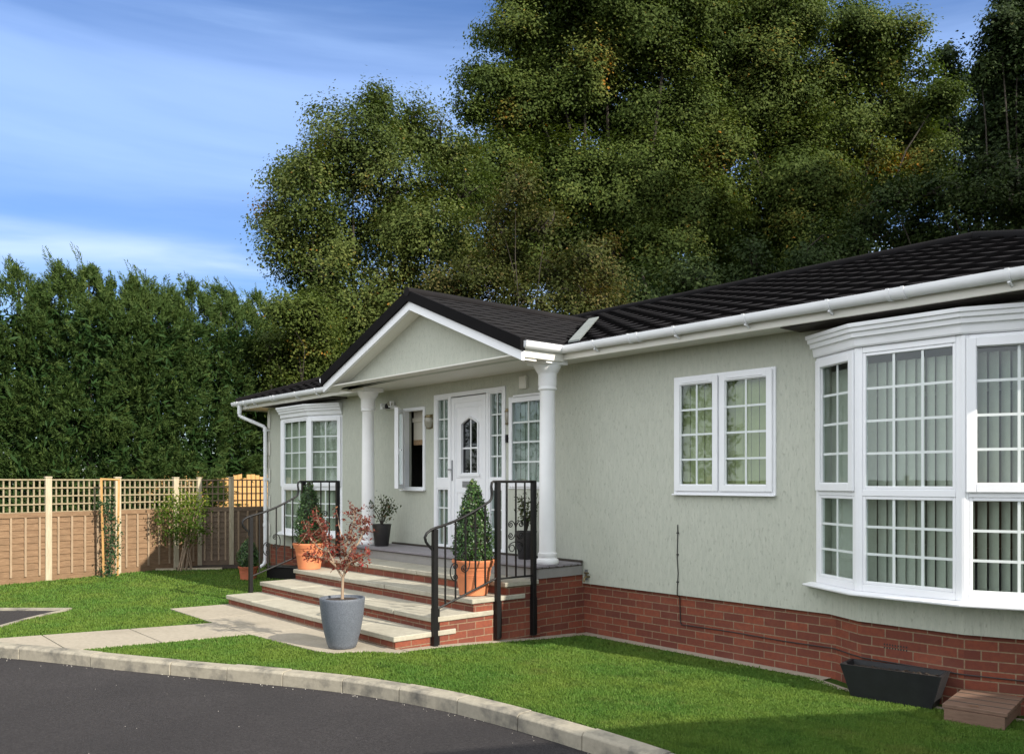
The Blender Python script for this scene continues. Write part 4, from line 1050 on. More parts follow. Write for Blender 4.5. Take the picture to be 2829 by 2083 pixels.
# ------------------------------------------------------------------ pots and plants
def cone_leaves(g, c, prof, n, size, jit=.03):
    """leaves over a lathe profile [(r,z)] : shell with depth"""
    zs = np.array([p[1] for p in prof]); rs = np.array([p[0] for p in prof])
    z = g.uniform(zs[0], zs[-1], n * 3); r = np.interp(z, zs, rs)
    keep = g.random(n * 3) < r / rs.max() + .05; z = z[keep][:n]; r = r[keep][:n]; m = len(z)
    a = g.uniform(0, 2 * np.pi, m); lump = 1 + .07 * np.sin(a * 5 + z * 21) + .05 * np.sin(a * 9 - z * 33)
    q = r * lump * (1 - np.abs(g.normal(0, .10, m))) + g.normal(0, jit * .4, m)
    C = np.stack([c[0] + q * np.cos(a), c[1] + q * np.sin(a), c[2] + z + g.normal(0, jit * .3, m)], 1)
    N = np.stack([np.cos(a), np.sin(a), np.full(m, .55)], 1) + g.normal(0, .6, (m, 3))
    return C, N, q / np.maximum(r, .01)
def topiary_pot(label, c, rr, rb, hp, prof, potmat, group, seed, leaf=.026, n=5200):
    t = thing('potted_topiary', label, 'potted plant', c, group)
    p = MB(); h = hp
    p.lathe(c, [(rb * .9, 0), (rb, .006), (rb + (rr * .9 - rb) * .70, h * .70), (rb + (rr * .9 - rb) * .72, h * .705), (rb + (rr * .9 - rb) * .73 + .003, h * .715), (rb + (rr * .9 - rb) * .80 + .003, h * .79), (rr * .9, h * .80), (rr * .955, h * .835), (rr * .965, h * .90), (rr * 1.0, h * .925), (rr * 1.01, h * .985), (rr * .99, h), (rr * .93, h), (rr * .90, h * .93)], 40)
    for z in (.55, .60): p.lathe((c[0], c[1], c[2] + h * z), [(rb + (rr * .9 - rb) * z + .0005, -.004), (rb + (rr * .9 - rb) * z + .004, 0), (rb + (rr * .9 - rb) * z + .0005, .004)], 40)
    p.build('pot', potmat, t, smooth=40)
    s = MB(); s.lathe((c[0], c[1], c[2] + h * .90), [(rr * .91, 0), (rr * .6, .012), (.01, .02)], 24, .03); s.build('soil', M['soil'], t)
    g = np.random.default_rng(seed); C, N, d = cone_leaves(g, (c[0], c[1], c[2] + h * .92), prof, n, leaf)
    leaf_mesh('foliage', C, N, leaf * g.uniform(.7, 1.3, len(C)), .42 + .22 * (d - .95) * 4 + g.normal(0, .16, len(C)), M['box'], t, .65)
    k = MB(); k.lathe((c[0], c[1], c[2] + h * .90), [(max(.004, r_ * .74), z) for r_, z in prof], 16, .04)
    k.tube([(c[0], c[1], c[2] + h * .9), (c[0], c[1], c[2] + h + prof[-1][1] * .9)], .012, 6); k.build('stem', M['bark'], t)
    return t
topiary_pot('box cone in a terracotta pot at the left end of the steps behind red maple', (4.42, 1.45, .537), .222, .150, .355,
            [(.13, 0), (.175, .06), (.19, .16), (.185, .28), (.165, .42), (.130, .56), (.09, .70), (.05, .80), (.012, .87)], M['terracotta'], 'cone topiary in terracotta pots on the steps', 21)
topiary_pot('clipped box cone in a terracotta pot behind the right railing in front of the door', (7.99, 1.40, .537), .226, .148, .372,
            [(.14, 0), (.195, .05), (.208, .13), (.203, .25), (.175, .40), (.14, .54), (.105, .66), (.068, .77), (.035, .84), (.008, .87)], M['terracotta'], 'cone topiary in terracotta pots on the steps', 22, n=6000)
topiary_pot('small egg shaped box bush in a dull terracotta pot on the grass by the fence', (1.67, 1.12, .13), .165, .125, .215,
            [(.09, 0), (.15, .05), (.175, .12), (.165, .22), (.12, .33), (.06, .42), (.01, .47)], M['terra_old'], None, 23, .026, 3000)

def porch_pot(label, c, rr, rb, hp, spread, top, seed):
    t = thing('porch_planter', label, 'potted plant', c, 'dark planters on the porch deck')
    p = MB(); p.lathe(c, [(rb * .95, 0), (rb, .006), (rr * .96, hp * .97), (rr, hp * .975), (rr, hp), (rr * .93, hp), (rr * .9, hp * .93)], 32); p.build('pot', M['darkpot'], t, smooth=40)
    s = MB(); s.lathe((c[0], c[1], c[2] + hp * .92), [(rr * .91, 0), (.01, .015)], 18, .03); s.build('soil', M['soil'], t)
    g = np.random.default_rng(seed); st = MB(); CC = []; NN = []
    b = np.array([c[0], c[1], c[2] + hp * .9])
    for i in range(11):
        a = g.uniform(0, 2 * np.pi); e = b + np.array([math.cos(a) * spread * g.uniform(.25, 1), math.sin(a) * spread * g.uniform(.25, .9), (top - hp) * g.uniform(.55, 1.0)])
        m = (b + e) / 2 + np.array([math.cos(a), math.sin(a), 0]) * -.03
        st.tube([b, m, e], [.007, .005, .003], 5)
        k = 34; f = g.uniform(.35, 1.05, k)[:, None]; CC.append(b + (e - b) * f + g.normal(0, .032, (k, 3))); NN.append(g.normal(0, 1, (k, 3)) + [0, 0, .6])
    st.build('stem', M['bark'], t)
    C = np.concatenate(CC); leaf_mesh('foliage', C, np.concatenate(NN), .038 * g.uniform(.6, 1.3, len(C)), g.normal(.45, .22, len(C)), M['porchplant'], t, .55)
porch_pot('tall dark planter with a sparse rose bush beside the left porch pillar', (4.62, .42, .812), .142, .098, .31, .21, .79, 31)
porch_pot('tall dark planter with wispy plant behind the scrolled railing by the right pillar', (7.50, .22, .812), .135, .092, .33, .20, .82, 32)

t = thing('maple_planter', 'young red leaved maple in a big speckled grey pot on the path', 'potted tree', (7.837, 2.875, .144))
c = (7.837, 2.875, .144)
p = MB(); p.lathe(c, [(.120, 0), (.130, .006), (.143, .04), (.175, .16), (.196, .28), (.208, .38), (.214, .45), (.216, .47), (.212, .478), (.200, .478), (.196, .455)], 48); p.build('pot', M['greypot'], t, smooth=45)
s = MB(); s.lathe((c[0], c[1], c[2] + .452), [(.197, 0), (.1, .01), (.01, .012)], 24, .04); s.build('soil', M['soil'], t)
g = np.random.default_rng(41); tr = MB(); CC = []; NN = []; DD = []
# camera-right direction on the ground, used only to lay the branches out as they spread
RX = np.array([.6524, -.7579, 0]); FX = np.array([-.7579, -.6524, 0])
b0 = np.array([c[0], c[1], c[2] + .45]); fork = b0 + np.array([0, 0, .215]) + RX * .005
def br_pt(x, z, d): return np.array([c[0], c[1], 0]) + RX * x + FX * d + np.array([0, 0, z])
tr.tube([b0, b0 + [.004, 0, .11], fork], [.017, .014, .0135], 8)
mains = [(fork, br_pt(-.075, .93, .02), br_pt(-.13, 1.05, .03), br_pt(-.20, 1.20, .05)), (fork, br_pt(.035, .90, -.02), br_pt(.06, 1.04, -.03), br_pt(.14, 1.22, -.05)),
         (fork, br_pt(.03, .88, .06), br_pt(.0, 1.08, .11), br_pt(-.06, 1.32, .12)), (br_pt(.06, 1.04, -.03), br_pt(.15, 1.14, .02), br_pt(.20, 1.25, .04), br_pt(.215, 1.36, .06)),
         (br_pt(-.13, 1.05, .03), br_pt(-.22, 1.09, .0), br_pt(-.29, 1.17, -.02), br_pt(-.33, 1.26, -.03)), (br_pt(-.075, .93, .02), br_pt(-.14, 1.0, -.05), br_pt(-.25, 1.02, -.08), br_pt(-.33, 1.03, -.09)),
         (br_pt(.0, 1.08, .11), br_pt(.05, 1.2, .1), br_pt(.09, 1.33, .1), br_pt(.11, 1.46, .1)), (br_pt(.035, .9, -.02), br_pt(.11, .97, -.06), br_pt(.17, 1.0, -.09), br_pt(.25, 1.04, -.1)),
         (br_pt(-.13, 1.05, .03), br_pt(-.17, 1.18, .07), br_pt(-.23, 1.3, .08), br_pt(-.27, 1.41, .1))]
for mm in mains:
    tr.tube(mm, [.011, .009, .007, .004], 6)
    for k in range(20):
        q = g.uniform(.34, 1.0) * 3; i = min(2, int(q)); p0 = mm[i] + (mm[i + 1] - mm[i]) * (q - i)
        e = p0 + g.normal(0, .055, 3) + np.array([0, 0, .03]); tr.tube([p0, (p0 + e) / 2 + g.normal(0, .008, 3), e], [.003, .002, .0012], 4)
        m = int(g.integers(9, 16)); f = g.uniform(.3, 1.15, m)[:, None]
        CC.append(p0 + (e - p0) * f + g.normal(0, .017, (m, 3)) - np.array([0, 0, .008])); NN.append(g.normal(0, .8, (m, 3)) + [0, 0, .45]); d_ = g.normal(0, 1, (m, 3)); d_[:, 2] = -abs(d_[:, 2]) * .9; DD.append(d_)
tr.build('trunk', M['palebark'], t, smooth=50)
C = np.concatenate(CC); leaf_mesh('foliage', C, np.concatenate(NN), .034 * g.uniform(.6, 1.35, len(C)), g.normal(.50, .24, len(C)) + np.where(C[:, 2] < 1.12, .16, 0), M['maple'], t, .42, np.concatenate(DD))

# trough, brown step, black box
t = thing('garden_trough', 'black tapered trough of bare soil against the brick under the bay', 'planter', (12.0, .40, 0))
TC, TA = (12.0, .385), R(-9.5)
def rot(x, y): return (TC[0] + x * math.cos(TA) - y * math.sin(TA), TC[1] + x * math.sin(TA) + y * math.cos(TA))
def taper(mb, L0, W0, z0, L1, W1, z1):
    a = [rot(x * L0 / 2, y * W0 / 2) + (z0,) for x, y in ((-1, -1), (1, -1), (1, 1), (-1, 1))]; b = [rot(x * L1 / 2, y * W1 / 2) + (z1,) for x, y in ((-1, -1), (1, -1), (1, 1), (-1, 1))]
    mb.add(a + b, [(0, 1, 5, 4), (1, 2, 6, 5), (2, 3, 7, 6), (3, 0, 4, 7)]); return a, b
p = MB(); a, b = taper(p, .58, .19, .0, .745, .275, .285); p.add(a, [(0, 1, 2, 3)])
a1, b1 = taper(p, .55, .17, .03, .70, .235, .285)
k = len(p.v); p.add(b + b1, [(i, (i + 1) % 4, 4 + (i + 1) % 4, 4 + i) for i in range(4)]); p.build('trough_body', M['trough'], t, bevel=.004)
s = MB(); s.hexa([rot(x * .335, y * .108) for x, y in ((-1, -1), (1, -1), (1, 1), (-1, 1))], .18, .245)
for i in range(90):
    x, y = rot(rnd.uniform(-.32, .32), rnd.uniform(-.10, .10)); r_ = rnd.uniform(.006, .02); s.lathe((x, y, .244), [(r_, 0), (r_ * .8, r_ * .5), (r_ * .2, r_ * .8)], 6, .2)
s.build('soil', M['soil'], t)

t = thing('timber_step', 'low brown decking step against the lit brick beside the black trough', 'step', (12.66, .42, 0))
SA = R(-9); SC = (12.655, .40)
def rs(x, y): return (SC[0] + x * math.cos(SA) - y * math.sin(SA), SC[1] + x * math.sin(SA) + y * math.cos(SA))
def plk(mb, x0, x1, y0, y1, z0, z1): mb.hexa([rs(x0, y0), rs(x1, y0), rs(x1, y1), rs(x0, y1)], z0, z1)
p = MB()
for k in range(4): plk(p, -.205, .205, -.30 + k * .152, -.30 + k * .152 + .126, .128, .156)
p.build('tread_boards', M['brownwood'], t, bevel=.003)
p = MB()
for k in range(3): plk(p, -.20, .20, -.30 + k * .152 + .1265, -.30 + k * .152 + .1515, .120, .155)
p.build('board_gap_shade', M['trim_gapshade'], t)  # dark strips between the boards stand in for the shadow lines
p = MB()
plk(p, -.19, .19, .27, .292, .03, .126); plk(p, -.19, .19, -.272, -.25, .025, .105); plk(p, -.19, -.168, -.249, .269, .05, .126); plk(p, .168, .19, -.249, .269, .05, .126)
for x in (-.165, .125):
    for y in (-.248, .225): plk(p, x, x + .04, y, y + .04, -.03, .127)
p.build('base_frame', M['brownwood'], t)
l_ = MB(); q = rs(-.02, .215)
for a in (0, 1.3, 2.4): l_.add([(q[0], q[1], .158), (q[0] + .03 * math.cos(a), q[1] + .03 * math.sin(a), .166), (q[0] + .045 * math.cos(a + .3), q[1] + .045 * math.sin(a + .3), .160), (q[0] + .028 * math.cos(a + .6), q[1] + .028 * math.sin(a + .6), .163)], [(0, 1, 2, 3)])
tag(l_.build('fallen_leaf', simple('dry_leaf', (.20, .10, .045), .8), org=(q[0], q[1], .158)), 'dry brown leaf lying on the brown decking step', 'leaf')

p = MB(); c0, c1 = (1.736, .835), (2.36, .55)
d = (c1[0] - c0[0], c1[1] - c0[1]); l = math.hypot(*d); d = (d[0] / l, d[1] / l); nn = (d[1], -d[0])
fr = (c0, d, (-nn[0], -nn[1]))
p = MB(); p.fbox(fr, 0, .66, -.28, 0, .12, .315); p.fbox(fr, -.012, .672, -.292, .012, .316, .335)
tag(p.build('storage_box', M['black'], org=(1.9, .75, .12), bevel=.006), 'low black box on the grass behind the left railing', 'box')

# ------------------------------------------------------------------ fences
def fence_bay(t, P, Q, zg, trel=True, gray=False, battens=5, seed=0):
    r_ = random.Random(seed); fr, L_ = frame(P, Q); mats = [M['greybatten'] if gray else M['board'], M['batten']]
    b = MB(); zt = zg + 1.03; z = zg + .10; n = 0
    b.fbox(fr, .03, L_ - .03, -.012, .012, zg - .05, zg + .14)
    while z < zt - .02:
        h = .118; e = .105
        ks = 9; top = []; 
        low = [z + r_.uniform(-.010, .006) for _ in range(ks + 1)]
        for i in range(ks):
            s0, s1 = .03 + (L_ - .06) * i / ks, .03 + (L_ - .06) * (i + 1) / ks
            P_, d_, nn = fr; q = lambda s_, o_, zz: (P_[0] + d_[0] * s_ + nn[0] * o_, P_[1] + d_[1] * s_ + nn[1] * o_, zz)
            b.add([q(s0, .016, low[i]), q(s1, .016, low[i + 1]), q(s1, .001, z + h), q(s0, .001, z + h), q(s0, .004, low[i]), q(s1, .004, low[i + 1])], [(0, 1, 2, 3), (0, 1, 5, 4)])
        z += e
    b.fbox(fr, .02, L_ - .02, -.02, .030, zt, zt + .075)
    b.mi = 1
    for k in range(battens):
        s_ = .04 + (L_ - .08) * (k + .5) / battens; b.fbox(fr, s_ - .016, s_ + .016, .0165, .034, zg + .10, zt - .001)
    b.build('panel', mats, t, recalc=False)
    if trel:
        m = MB(); z0_, z1_ = zt + .077, zg + 1.63
        for k in range(5): zz = z0_ + (z1_ - z0_) * k / 4; m.fbox(fr, .02, L_ - .02, .0, .018, zz - .011 + (.011 if k == 0 else 0), zz + .011)
        n_ = int(L_ / .098)
        for k in range(n_ + 1): s_ = .04 + (L_ - .08) * k / n_; m.fbox(fr, s_ - .011, s_ + .011, -.018, -.0005, z0_, z1_ + .01)
        m.build('trellis', M['trellis'] if not gray else M['greybatten'], t)
def fence_post(t, P, zg, top, m='post', w=.048):
    p = MB(); p.box(P[0] - w, P[0] + w, P[1] - w, P[1] + w, zg - .1, top); p.hexa([(P[0] - w - .006, P[1] - w - .006), (P[0] + w + .006, P[1] - w - .006), (P[0] + w + .006, P[1] + w + .006), (P[0] - w - .006, P[1] + w + .006)], top + .0005, top + .022)
    p.build('post', M[m], t, bevel=.006)
A = np.array([-.26, 3.65]); dA = np.array([-.35, -1.16])
FP = [tuple(A + dA * k) for k in (-2.98, -1.985, -.99, 0, 1.0, 1.957, 2.382)]
t = thing('panel_fence', 'sunny brown lap panel fence with square trellis and pale posts along the lawn', 'fence', (FP[3][0], FP[3][1], .13))
for k in range(len(FP) - 1):
    fence_bay(t, FP[k], FP[k + 1], .13, True, False, 5 if k < 5 else 2, k)
for P in FP[:-1]: fence_post(t, P, .13, 1.79)
FP2 = [FP[-1], (-.83, .37), (-.83, -.45), (-.83, -1.6)]
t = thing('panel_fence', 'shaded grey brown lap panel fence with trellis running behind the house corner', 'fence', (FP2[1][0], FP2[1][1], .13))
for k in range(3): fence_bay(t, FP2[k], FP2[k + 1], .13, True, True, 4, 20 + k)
for P in FP2: fence_post(t, P, .13, 1.79 if P != FP2[1] else 1.80, 'post', .04)
t = thing('panel_fence', 'plain brown fence across the road behind the photographer, seen only mirrored in the windows', 'fence', (8, 13.5, 0))
for k in range(14):
    b = MB(); u0 = -8 + k * 2.0
    b.box(u0 + .05, u0 + 1.95, 13.5, 13.53, .0, 1.75); b.build('panel', M['board'], t); fence_post(t, (u0, 13.5), 0, 1.85)
t = thing('close_board_fence', 'bright orange sunlit board fence seen through the shaded trellis', 'fence', (-4.4, -1.5, .1))
b = MB(); v = 1.0; i = 0
while v > -6:
    h = 1.86 + rnd.uniform(-.05, .06); b.box(-4.4, -4.382, v - .10, v, .1, h); v -= .108; i += 1
b.box(-4.44, -4.402, -6, 1, .5, .58); b.box(-4.44, -4.402, -6, 1, 1.45, 1.53); b.build('boards', M['newwood'], t)
for v in (-.3, -2.15): fence_post(t, (-4.34, v), .1, 1.98, 'newwood', .04)

t = thing('timber_trellis', 'narrow orange timber plant frame leaning on the fence', 'plant support', (-.22, 2.70, .13))
p = MB(); q0, q1 = np.array([-.19, 2.83]), np.array([-.235, 2.60])
p.tube([(q0[0], q0[1], .10), (q0[0] - .03, q0[1] + .03, 1.79)], .018, 4); p.tube([(q1[0], q1[1], .10), (q1[0] - .09, q1[1] - .05, 1.78)], .018, 4); p.tube([(q0[0] - .03, q0[1] + .03, 1.77), (q1[0] - .09, q1[1] - .06, 1.76)], .016, 4)
p.build('frame', M['newwood'], t)
t = thing('climbing_plant', 'narrow dark leaved climber growing inside the orange timber frame', 'climber', (-.21, 2.70, .13))
g = np.random.default_rng(51); CC = []; st = MB(); pts_ = []
for k in range(15):
    z = .13 + 1.28 * k / 14; pts_.append((-.22 + .03 * math.sin(z * 7), 2.72 + .05 * math.sin(z * 5 + 1), z)); m = int(85 * (.55 + .45 * math.sin(z * 6 + .6) ** 2))
    CC.append(np.array(pts_[-1]) + g.normal(0, 1, (m, 3)) * [.045, .065, .06])
st.tube(pts_, .008, 5); st.build('stem', M['bark'], t); C = np.concatenate(CC)
leaf_mesh('foliage', C, g.normal(0, .6, (len(C), 3)) + [.5, .5, .4], .042 * g.uniform(.6, 1.3, len(C)), g.normal(.42, .25, len(C)), M['ivy'], t, .7)

t = thing('garden_shrub', 'loose green shrub on bare stems in the bed at the fence corner', 'shrub', (-.43, 1.42, .15))
g = np.random.default_rng(61); st = MB(); CC = []; NN = []; TT = []
for i in range(34):
    sx = np.array([-.40 + g.uniform(-.06, .06), 1.42 + g.uniform(-.17, .17), .12])
    ang = g.uniform(0, 2 * np.pi); e = np.array([-.42 + math.cos(ang) * .28 * g.uniform(.2, 1), 1.40 + math.sin(ang) * .42 * g.uniform(.2, 1), g.uniform(.72, 1.42)])
    if i < 9: st.tube([sx, sx * .6 + e * .4 + [0, 0, .12], e], [.011, .008, .004], 5)
    k = 75; CC.append(e + g.normal(0, 1, (k, 3)) * [.085, .095, .095]); NN.append(g.normal(0, .8, (k, 3)) + [.2, .3, .6]); TT.append(g.normal(.42, .17, k) + .38 * max(0, e[2] - 1.12) / .3)
st.build('stem', M['palebark'], t, smooth=50); C = np.concatenate(CC)
leaf_mesh('foliage', C, np.concatenate(NN), .055 * g.uniform(.6, 1.3, len(C)), np.concatenate(TT), M['shrub'], t, .5)

# ------------------------------------------------------------------ conifer hedge
t = thing('conifer_hedge', 'tall dark green conifer hedge with feathery leaning tips behind the trellis fence', 'hedge', (-5, 2, 0))
TIPS = [(-1.2, 15.5, 6.2), (-2.0, 13.9, 6.4), (-2.9, 12.3, 6.1), (-3.8, 10.7, 6.3), (-4.6, 9.2, 6.0), (-5.2, 7.8, 6.3), (-5.5, 6.5, 6.05), (-5.7, 5.5, 6.2), (-5.72, 4.67, 5.85), (-5.56, 4.18, 5.60), (-5.4, 3.69, 5.88), (-5.2, 3.14, 6.12), (-5.11, 2.73, 5.58), (-4.95, 2.4, 6.22), (-4.77, 1.88, 6.20), (-4.74, 1.38, 5.95), (-4.62, .94, 6.06), (-4.77, .65, 6.16), (-4.67, .23, 6.0), (-4.73, -.31, 6.2), (-5.01, -1.06, 6.28), (-5.5, -1.72, 6.28), (-6.06, -2.45, 6.45), (-6.61, -3.34, 6.4), (-7.1, -4.2, 6.2), (-7.6, -5.1, 6.0)]
g = np.random.default_rng(71); CC = []; NN = []; TT = []; TD = []; trk = MB(); SZ = []
for ti, (u, v, zt) in enumerate(TIPS):
    far = v > 5.2; n = 330 if far else 1250
    trk.tube([(u, v, -.1), (u, v, zt * .6), (u + g.normal(0, .05), v, zt - .25)], [.10, .06, .015], 6)
    h = zt * (1 - g.random(n) ** 1.05 * .95); low = h / zt
    nc = 34 if far else 95; hc = zt * (1 - g.random(nc) * .95); ac = g.uniform(0, 2 * np.pi, nc); pick = g.integers(0, nc, n)
    h = np.clip(hc[pick] + g.normal(0, .13, n), .1, zt); low = h / zt; a = ac[pick] + g.normal(0, .26, n)
    dd_ = np.hypot((h - hc[pick]) / .2, (a - ac[pick]) / .4)
    rad = np.where(low < .84, .62 + .06 * np.sin(h * 2.3 + ti), .62 * np.clip((1 - low) / .16, 0, 1) ** 1.05 + .03)
    q = rad * (1 - np.abs(g.normal(0, .08, n))) * (1 + .22 * np.exp(-dd_ ** 2) + .10 * (np.sin(pick * 12.9) - .3))
    sc = np.stack([u + q * np.cos(a), v + q * np.sin(a), h], 1)
    out = np.stack([np.cos(a), np.sin(a), np.full(n, .55)], 1)
    out[:, 2] += np.clip((low - .8) * 5, 0, 1.2)
    lean = np.array([-.30, .34, 0]) * np.clip((low - .6) * 2.2, 0, 1)[:, None]
    out = out + lean + g.normal(0, .25, (n, 3)); out /= np.linalg.norm(out, axis=1, keepdims=True)
    if True:  # leading shoot(s)
        for s_ in range(8):
            b0 = np.array([u, v, zt - .22 - s_ * .10]) + g.normal(0, .05 + .012 * s_, 3) * [1, 1, .5]; d = np.array([-.25, .28, 1.0]) + g.normal(0, .18, 3)
            for k in range(5): sc = np.vstack([sc, b0 + d * .10 * k]); out = np.vstack([out, d / np.linalg.norm(d) + g.normal(0, .25, 3)])
    side = np.cross(out, g.normal(size=out.shape)); side /= np.linalg.norm(side, axis=1, keepdims=True); nr = np.cross(out, side)
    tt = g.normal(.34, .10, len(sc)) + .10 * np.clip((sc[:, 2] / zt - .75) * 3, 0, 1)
    L_ = .25 * g.uniform(.65, 1.2, len(sc))
    for k in range(15):
        f = (k + .5) / 15; sg = (-1) ** k; spread = .17 * (1 - f * .65)
        d = out * .8 + side * sg * (.95 - f * .5) + nr * g.normal(0, .22, (len(sc), 1)); d[:, 2] -= .10 * (1 - f)
        CC.append(sc + out * (L_ * f)[:, None] + side * sg * (spread * .40 * L_ / .30)[:, None]); TD.append(d); NN.append(nr + g.normal(0, .45, nr.shape)); TT.append(tt + g.normal(0, .08, len(sc)) + .10 * f); SZ.append(.125 * (1.15 - .5 * f) * g.uniform(.7, 1.25, len(sc)))
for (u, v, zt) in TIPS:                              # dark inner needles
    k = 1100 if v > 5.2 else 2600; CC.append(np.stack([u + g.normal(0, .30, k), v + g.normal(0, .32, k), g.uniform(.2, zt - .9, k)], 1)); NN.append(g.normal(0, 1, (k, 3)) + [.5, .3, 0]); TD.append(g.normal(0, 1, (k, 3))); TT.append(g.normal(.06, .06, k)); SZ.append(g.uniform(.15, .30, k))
C = np.concatenate(CC); print('hedge', len(C))
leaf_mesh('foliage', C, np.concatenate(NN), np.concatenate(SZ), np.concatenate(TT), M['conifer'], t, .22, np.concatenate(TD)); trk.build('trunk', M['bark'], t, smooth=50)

# ------------------------------------------------------------------ trees behind the house
OAK_A = [(-5.69, -3.95, 9.24, 1.34), (-6.47, -3.61, 8.12, .99), (-5.61, -5.16, 10.87, 1.39), (-5.35, -6.03, 9.6, 1.66), (-6.43, -5.34, 8.16, 1.43), (-5.8, -6.63, 11.82, 1.12), (-5.42, -7.64, 11.44, 1.07), (-3.85, -6.37, 8.32, 1.35), (-4.96, -5.64, 6.92, 1.25), (-7.18, -3.62, 9.03, .64), (-5.68, -5.93, 12.24, .58), (-7.53, -4.34, 10.57, .79), (-7.26, -5.22, 7.25, .93), (-4.09, -5.8, 5.46, 1.1), (-5.21, -5.07, 5.64, 1.12), (-5.9, -5.2, 6.4, 1.0), (-4.3, -6.2, 6.3, 1.1), (-6.3, -4.6, 5.6, .9), (-4.9, -8.1, 11.2, .95), (-4.6, -8.0, 9.8, 1.05), (-4.5, -7.9, 8.3, 1.0), (-4.0, -7.2, 7.0, 1.0), (-6.6, -4.4, 6.5, .85), (-5.8, -4.2, 7.4, 1.0), (-5.3, -4.4, 6.2, .9), (-6.3, -4.9, 10.2, 1.1), (-5.0, -6.4, 7.7, 1.1), (-6.7, -4.2, 7.5, .9), (-4.4, -6.6, 6.0, 1.0)]
OAK_B = [(-8.2, -11.77, 15.52, 1.04), (-7.53, -13.1, 17.31, 1.61), (-6.42, -14.95, 18.31, 2.45), (-5.06, -17.09, 18.18, 2.48), (-8.57, -13.57, 15.03, 1.84), (-7.64, -15.23, 15.86, 2.54), (-6.22, -17.43, 15.68, 2.74), (-8.65, -11.52, 14.48, .8), (-8.41, -12.36, 12.37, 1.79), (-7.2, -14.34, 12.0, 2.3), (-5.72, -16.61, 11.96, 2.49), (-8.49, -13.95, 10.06, 1.85), (-7.1, -16.13, 9.82, 2.04), (-4.14, -16.48, 9.14, 1.75), (-7.43, -13.22, 19.08, 1.13), (-4.29, -17.43, 20.27, 2.45), (-6.36, -15.59, 20.83, 2.31), (-5.05, -18.65, 14.4, 2.3), (-4.6, -18.0, 11.3, 2.0)]
OAK_C = [(-4.21, -19.47, 18.32, 2.38), (-2.97, -21.47, 18.68, 2.24), (-1.24, -24.04, 18.35, 1.57), (-.39, -25.58, 17.83, 1.58), (-4.17, -21.77, 16.23, 2.85), (-2.5, -24.26, 16.03, 2.7), (-.79, -26.81, 15.82, 1.82), (1.15, -25.98, 15.85, .94), (-4.54, -19.93, 12.72, 2.42), (-2.93, -22.35, 12.84, 2.63), (-1.29, -24.83, 12.97, 2.3), (.17, -27.08, 14.17, 1.43), (-4.95, -21.69, 10.68, 1.99), (-1.76, -22.31, 10.15, 1.87), (-3.53, -20.82, 21.09, 2.07), (-2.49, -22.58, 20.44, 1.22)]
BROWN_D = [(-1.05, -7.04, 8.98, .68), (-1.55, -7.02, 8.17, .87), (-1.1, -8.1, 8.16, .94), (-.71, -9.13, 7.67, .9), (-2.32, -7.82, 7.28, .98), (-1.71, -9.09, 7.24, 1.05), (-1.07, -10.39, 7.21, .94), (-1.79, -6.46, 7.08, .69), (-1.31, -7.58, 6.35, .82), (-.73, -8.81, 6.31, .71), (-2.8, -6.7, 6.4, .8), (-2.1, -7.5, 6.1, .8), (-1.33, -8.4, 5.95, .8), (-.55, -9.3, 6.1, .8), (-3.2, -6.2, 6.7, .8), (-2.55, -7.0, 6.9, .9), (-3.4, -6.6, 5.8, .9), (-2.2, -7.7, 5.6, .8)]
DARK_E = [(.08, -35.18, 22.37, 1.14), (.49, -36.21, 21.31, 1.68), (-.75, -35.34, 20.44, .95), (.49, -37.34, 23.6, 1.28), (-.34, -36.94, 20.14, 1.4), (.37, -38.32, 19.87, 1.3), (-.48, -37.9, 24.86, .88), (1.6, -37.0, 21.5, 1.7), (1.8, -37.5, 24.0, 1.6), (1.4, -37.0, 18.5, 1.5), (-.8, -36.6, 18.6, 1.4), (.2, -37.5, 17.6, 1.7), (-.6, -37.5, 21.3, 1.3)]
DARK_G = [(-3.25, -37.44, 22.89, .8), (-3.26, -37.99, 21.46, 1.27), (-2.5, -39.43, 19.3, 1.63), (-1.58, -41.07, 18.74, 1.88), (-4.04, -38.78, 20.07, 1.42), (-.5, -41.5, 17.0, 2.0), (-3.0, -39.0, 16.8, 1.8), (1.2, -41.5, 18.0, 2.0)]
DARK_F = [(2.94, -18.58, 10.22, .9), (3.5, -19.79, 10.49, .98), (4.27, -21.24, 10.32, 1.14), (4.77, -22.39, 11.31, 1.08), (5.11, -23.34, 10.41, 1.17), (1.6, -19.82, 9.79, .89), (2.4, -21.32, 9.75, 1.2), (4.4, -20.55, 8.89, 1.11), (5.17, -22.0, 8.99, .99), (6.2, -22.6, 10.2, 1.2)]
UNDER_I = [(-1.18, -12.25, 7.11, 1.0), (-.45, -13.66, 7.59, 1.01), (.39, -15.2, 7.95, 1.03), (1.27, -16.78, 8.46, 1.04), (1.9, -18.08, 8.83, .84), (-3.03, -12.91, 7.08, .86)]
BUSH_H = [(-3.41, -2.0, 5.6, .58), (-3.33, -2.65, 5.67, .59), (-4.28, -2.12, 4.87, .61), (-3.96, -3.04, 4.92, .73), (-4.59, -2.87, 4.29, .74), (-4.33, -3.75, 4.69, .7), (-5.0, -2.9, 5.2, .6), (-4.1, -2.3, 3.7, .7), (-4.5, -3.2, 3.4, .8), (-3.7, -2.8, 5.1, .6), (-4.9, -2.4, 4.3, .6), (-4.2, -3.3, 5.6, .55)]
tree('oak_tree', 'rounded oak with grey green leaves standing against the sky left of the biggest tree', (-5.3, -6.2), OAK_A, M['oak_mid'], 101, .086, .26, 108, patches=[(-7.2, -3.6, 9.4, 1.2, .16), (-4.6, -5.4, 7.2, 1.0, .16)], sprays=10)
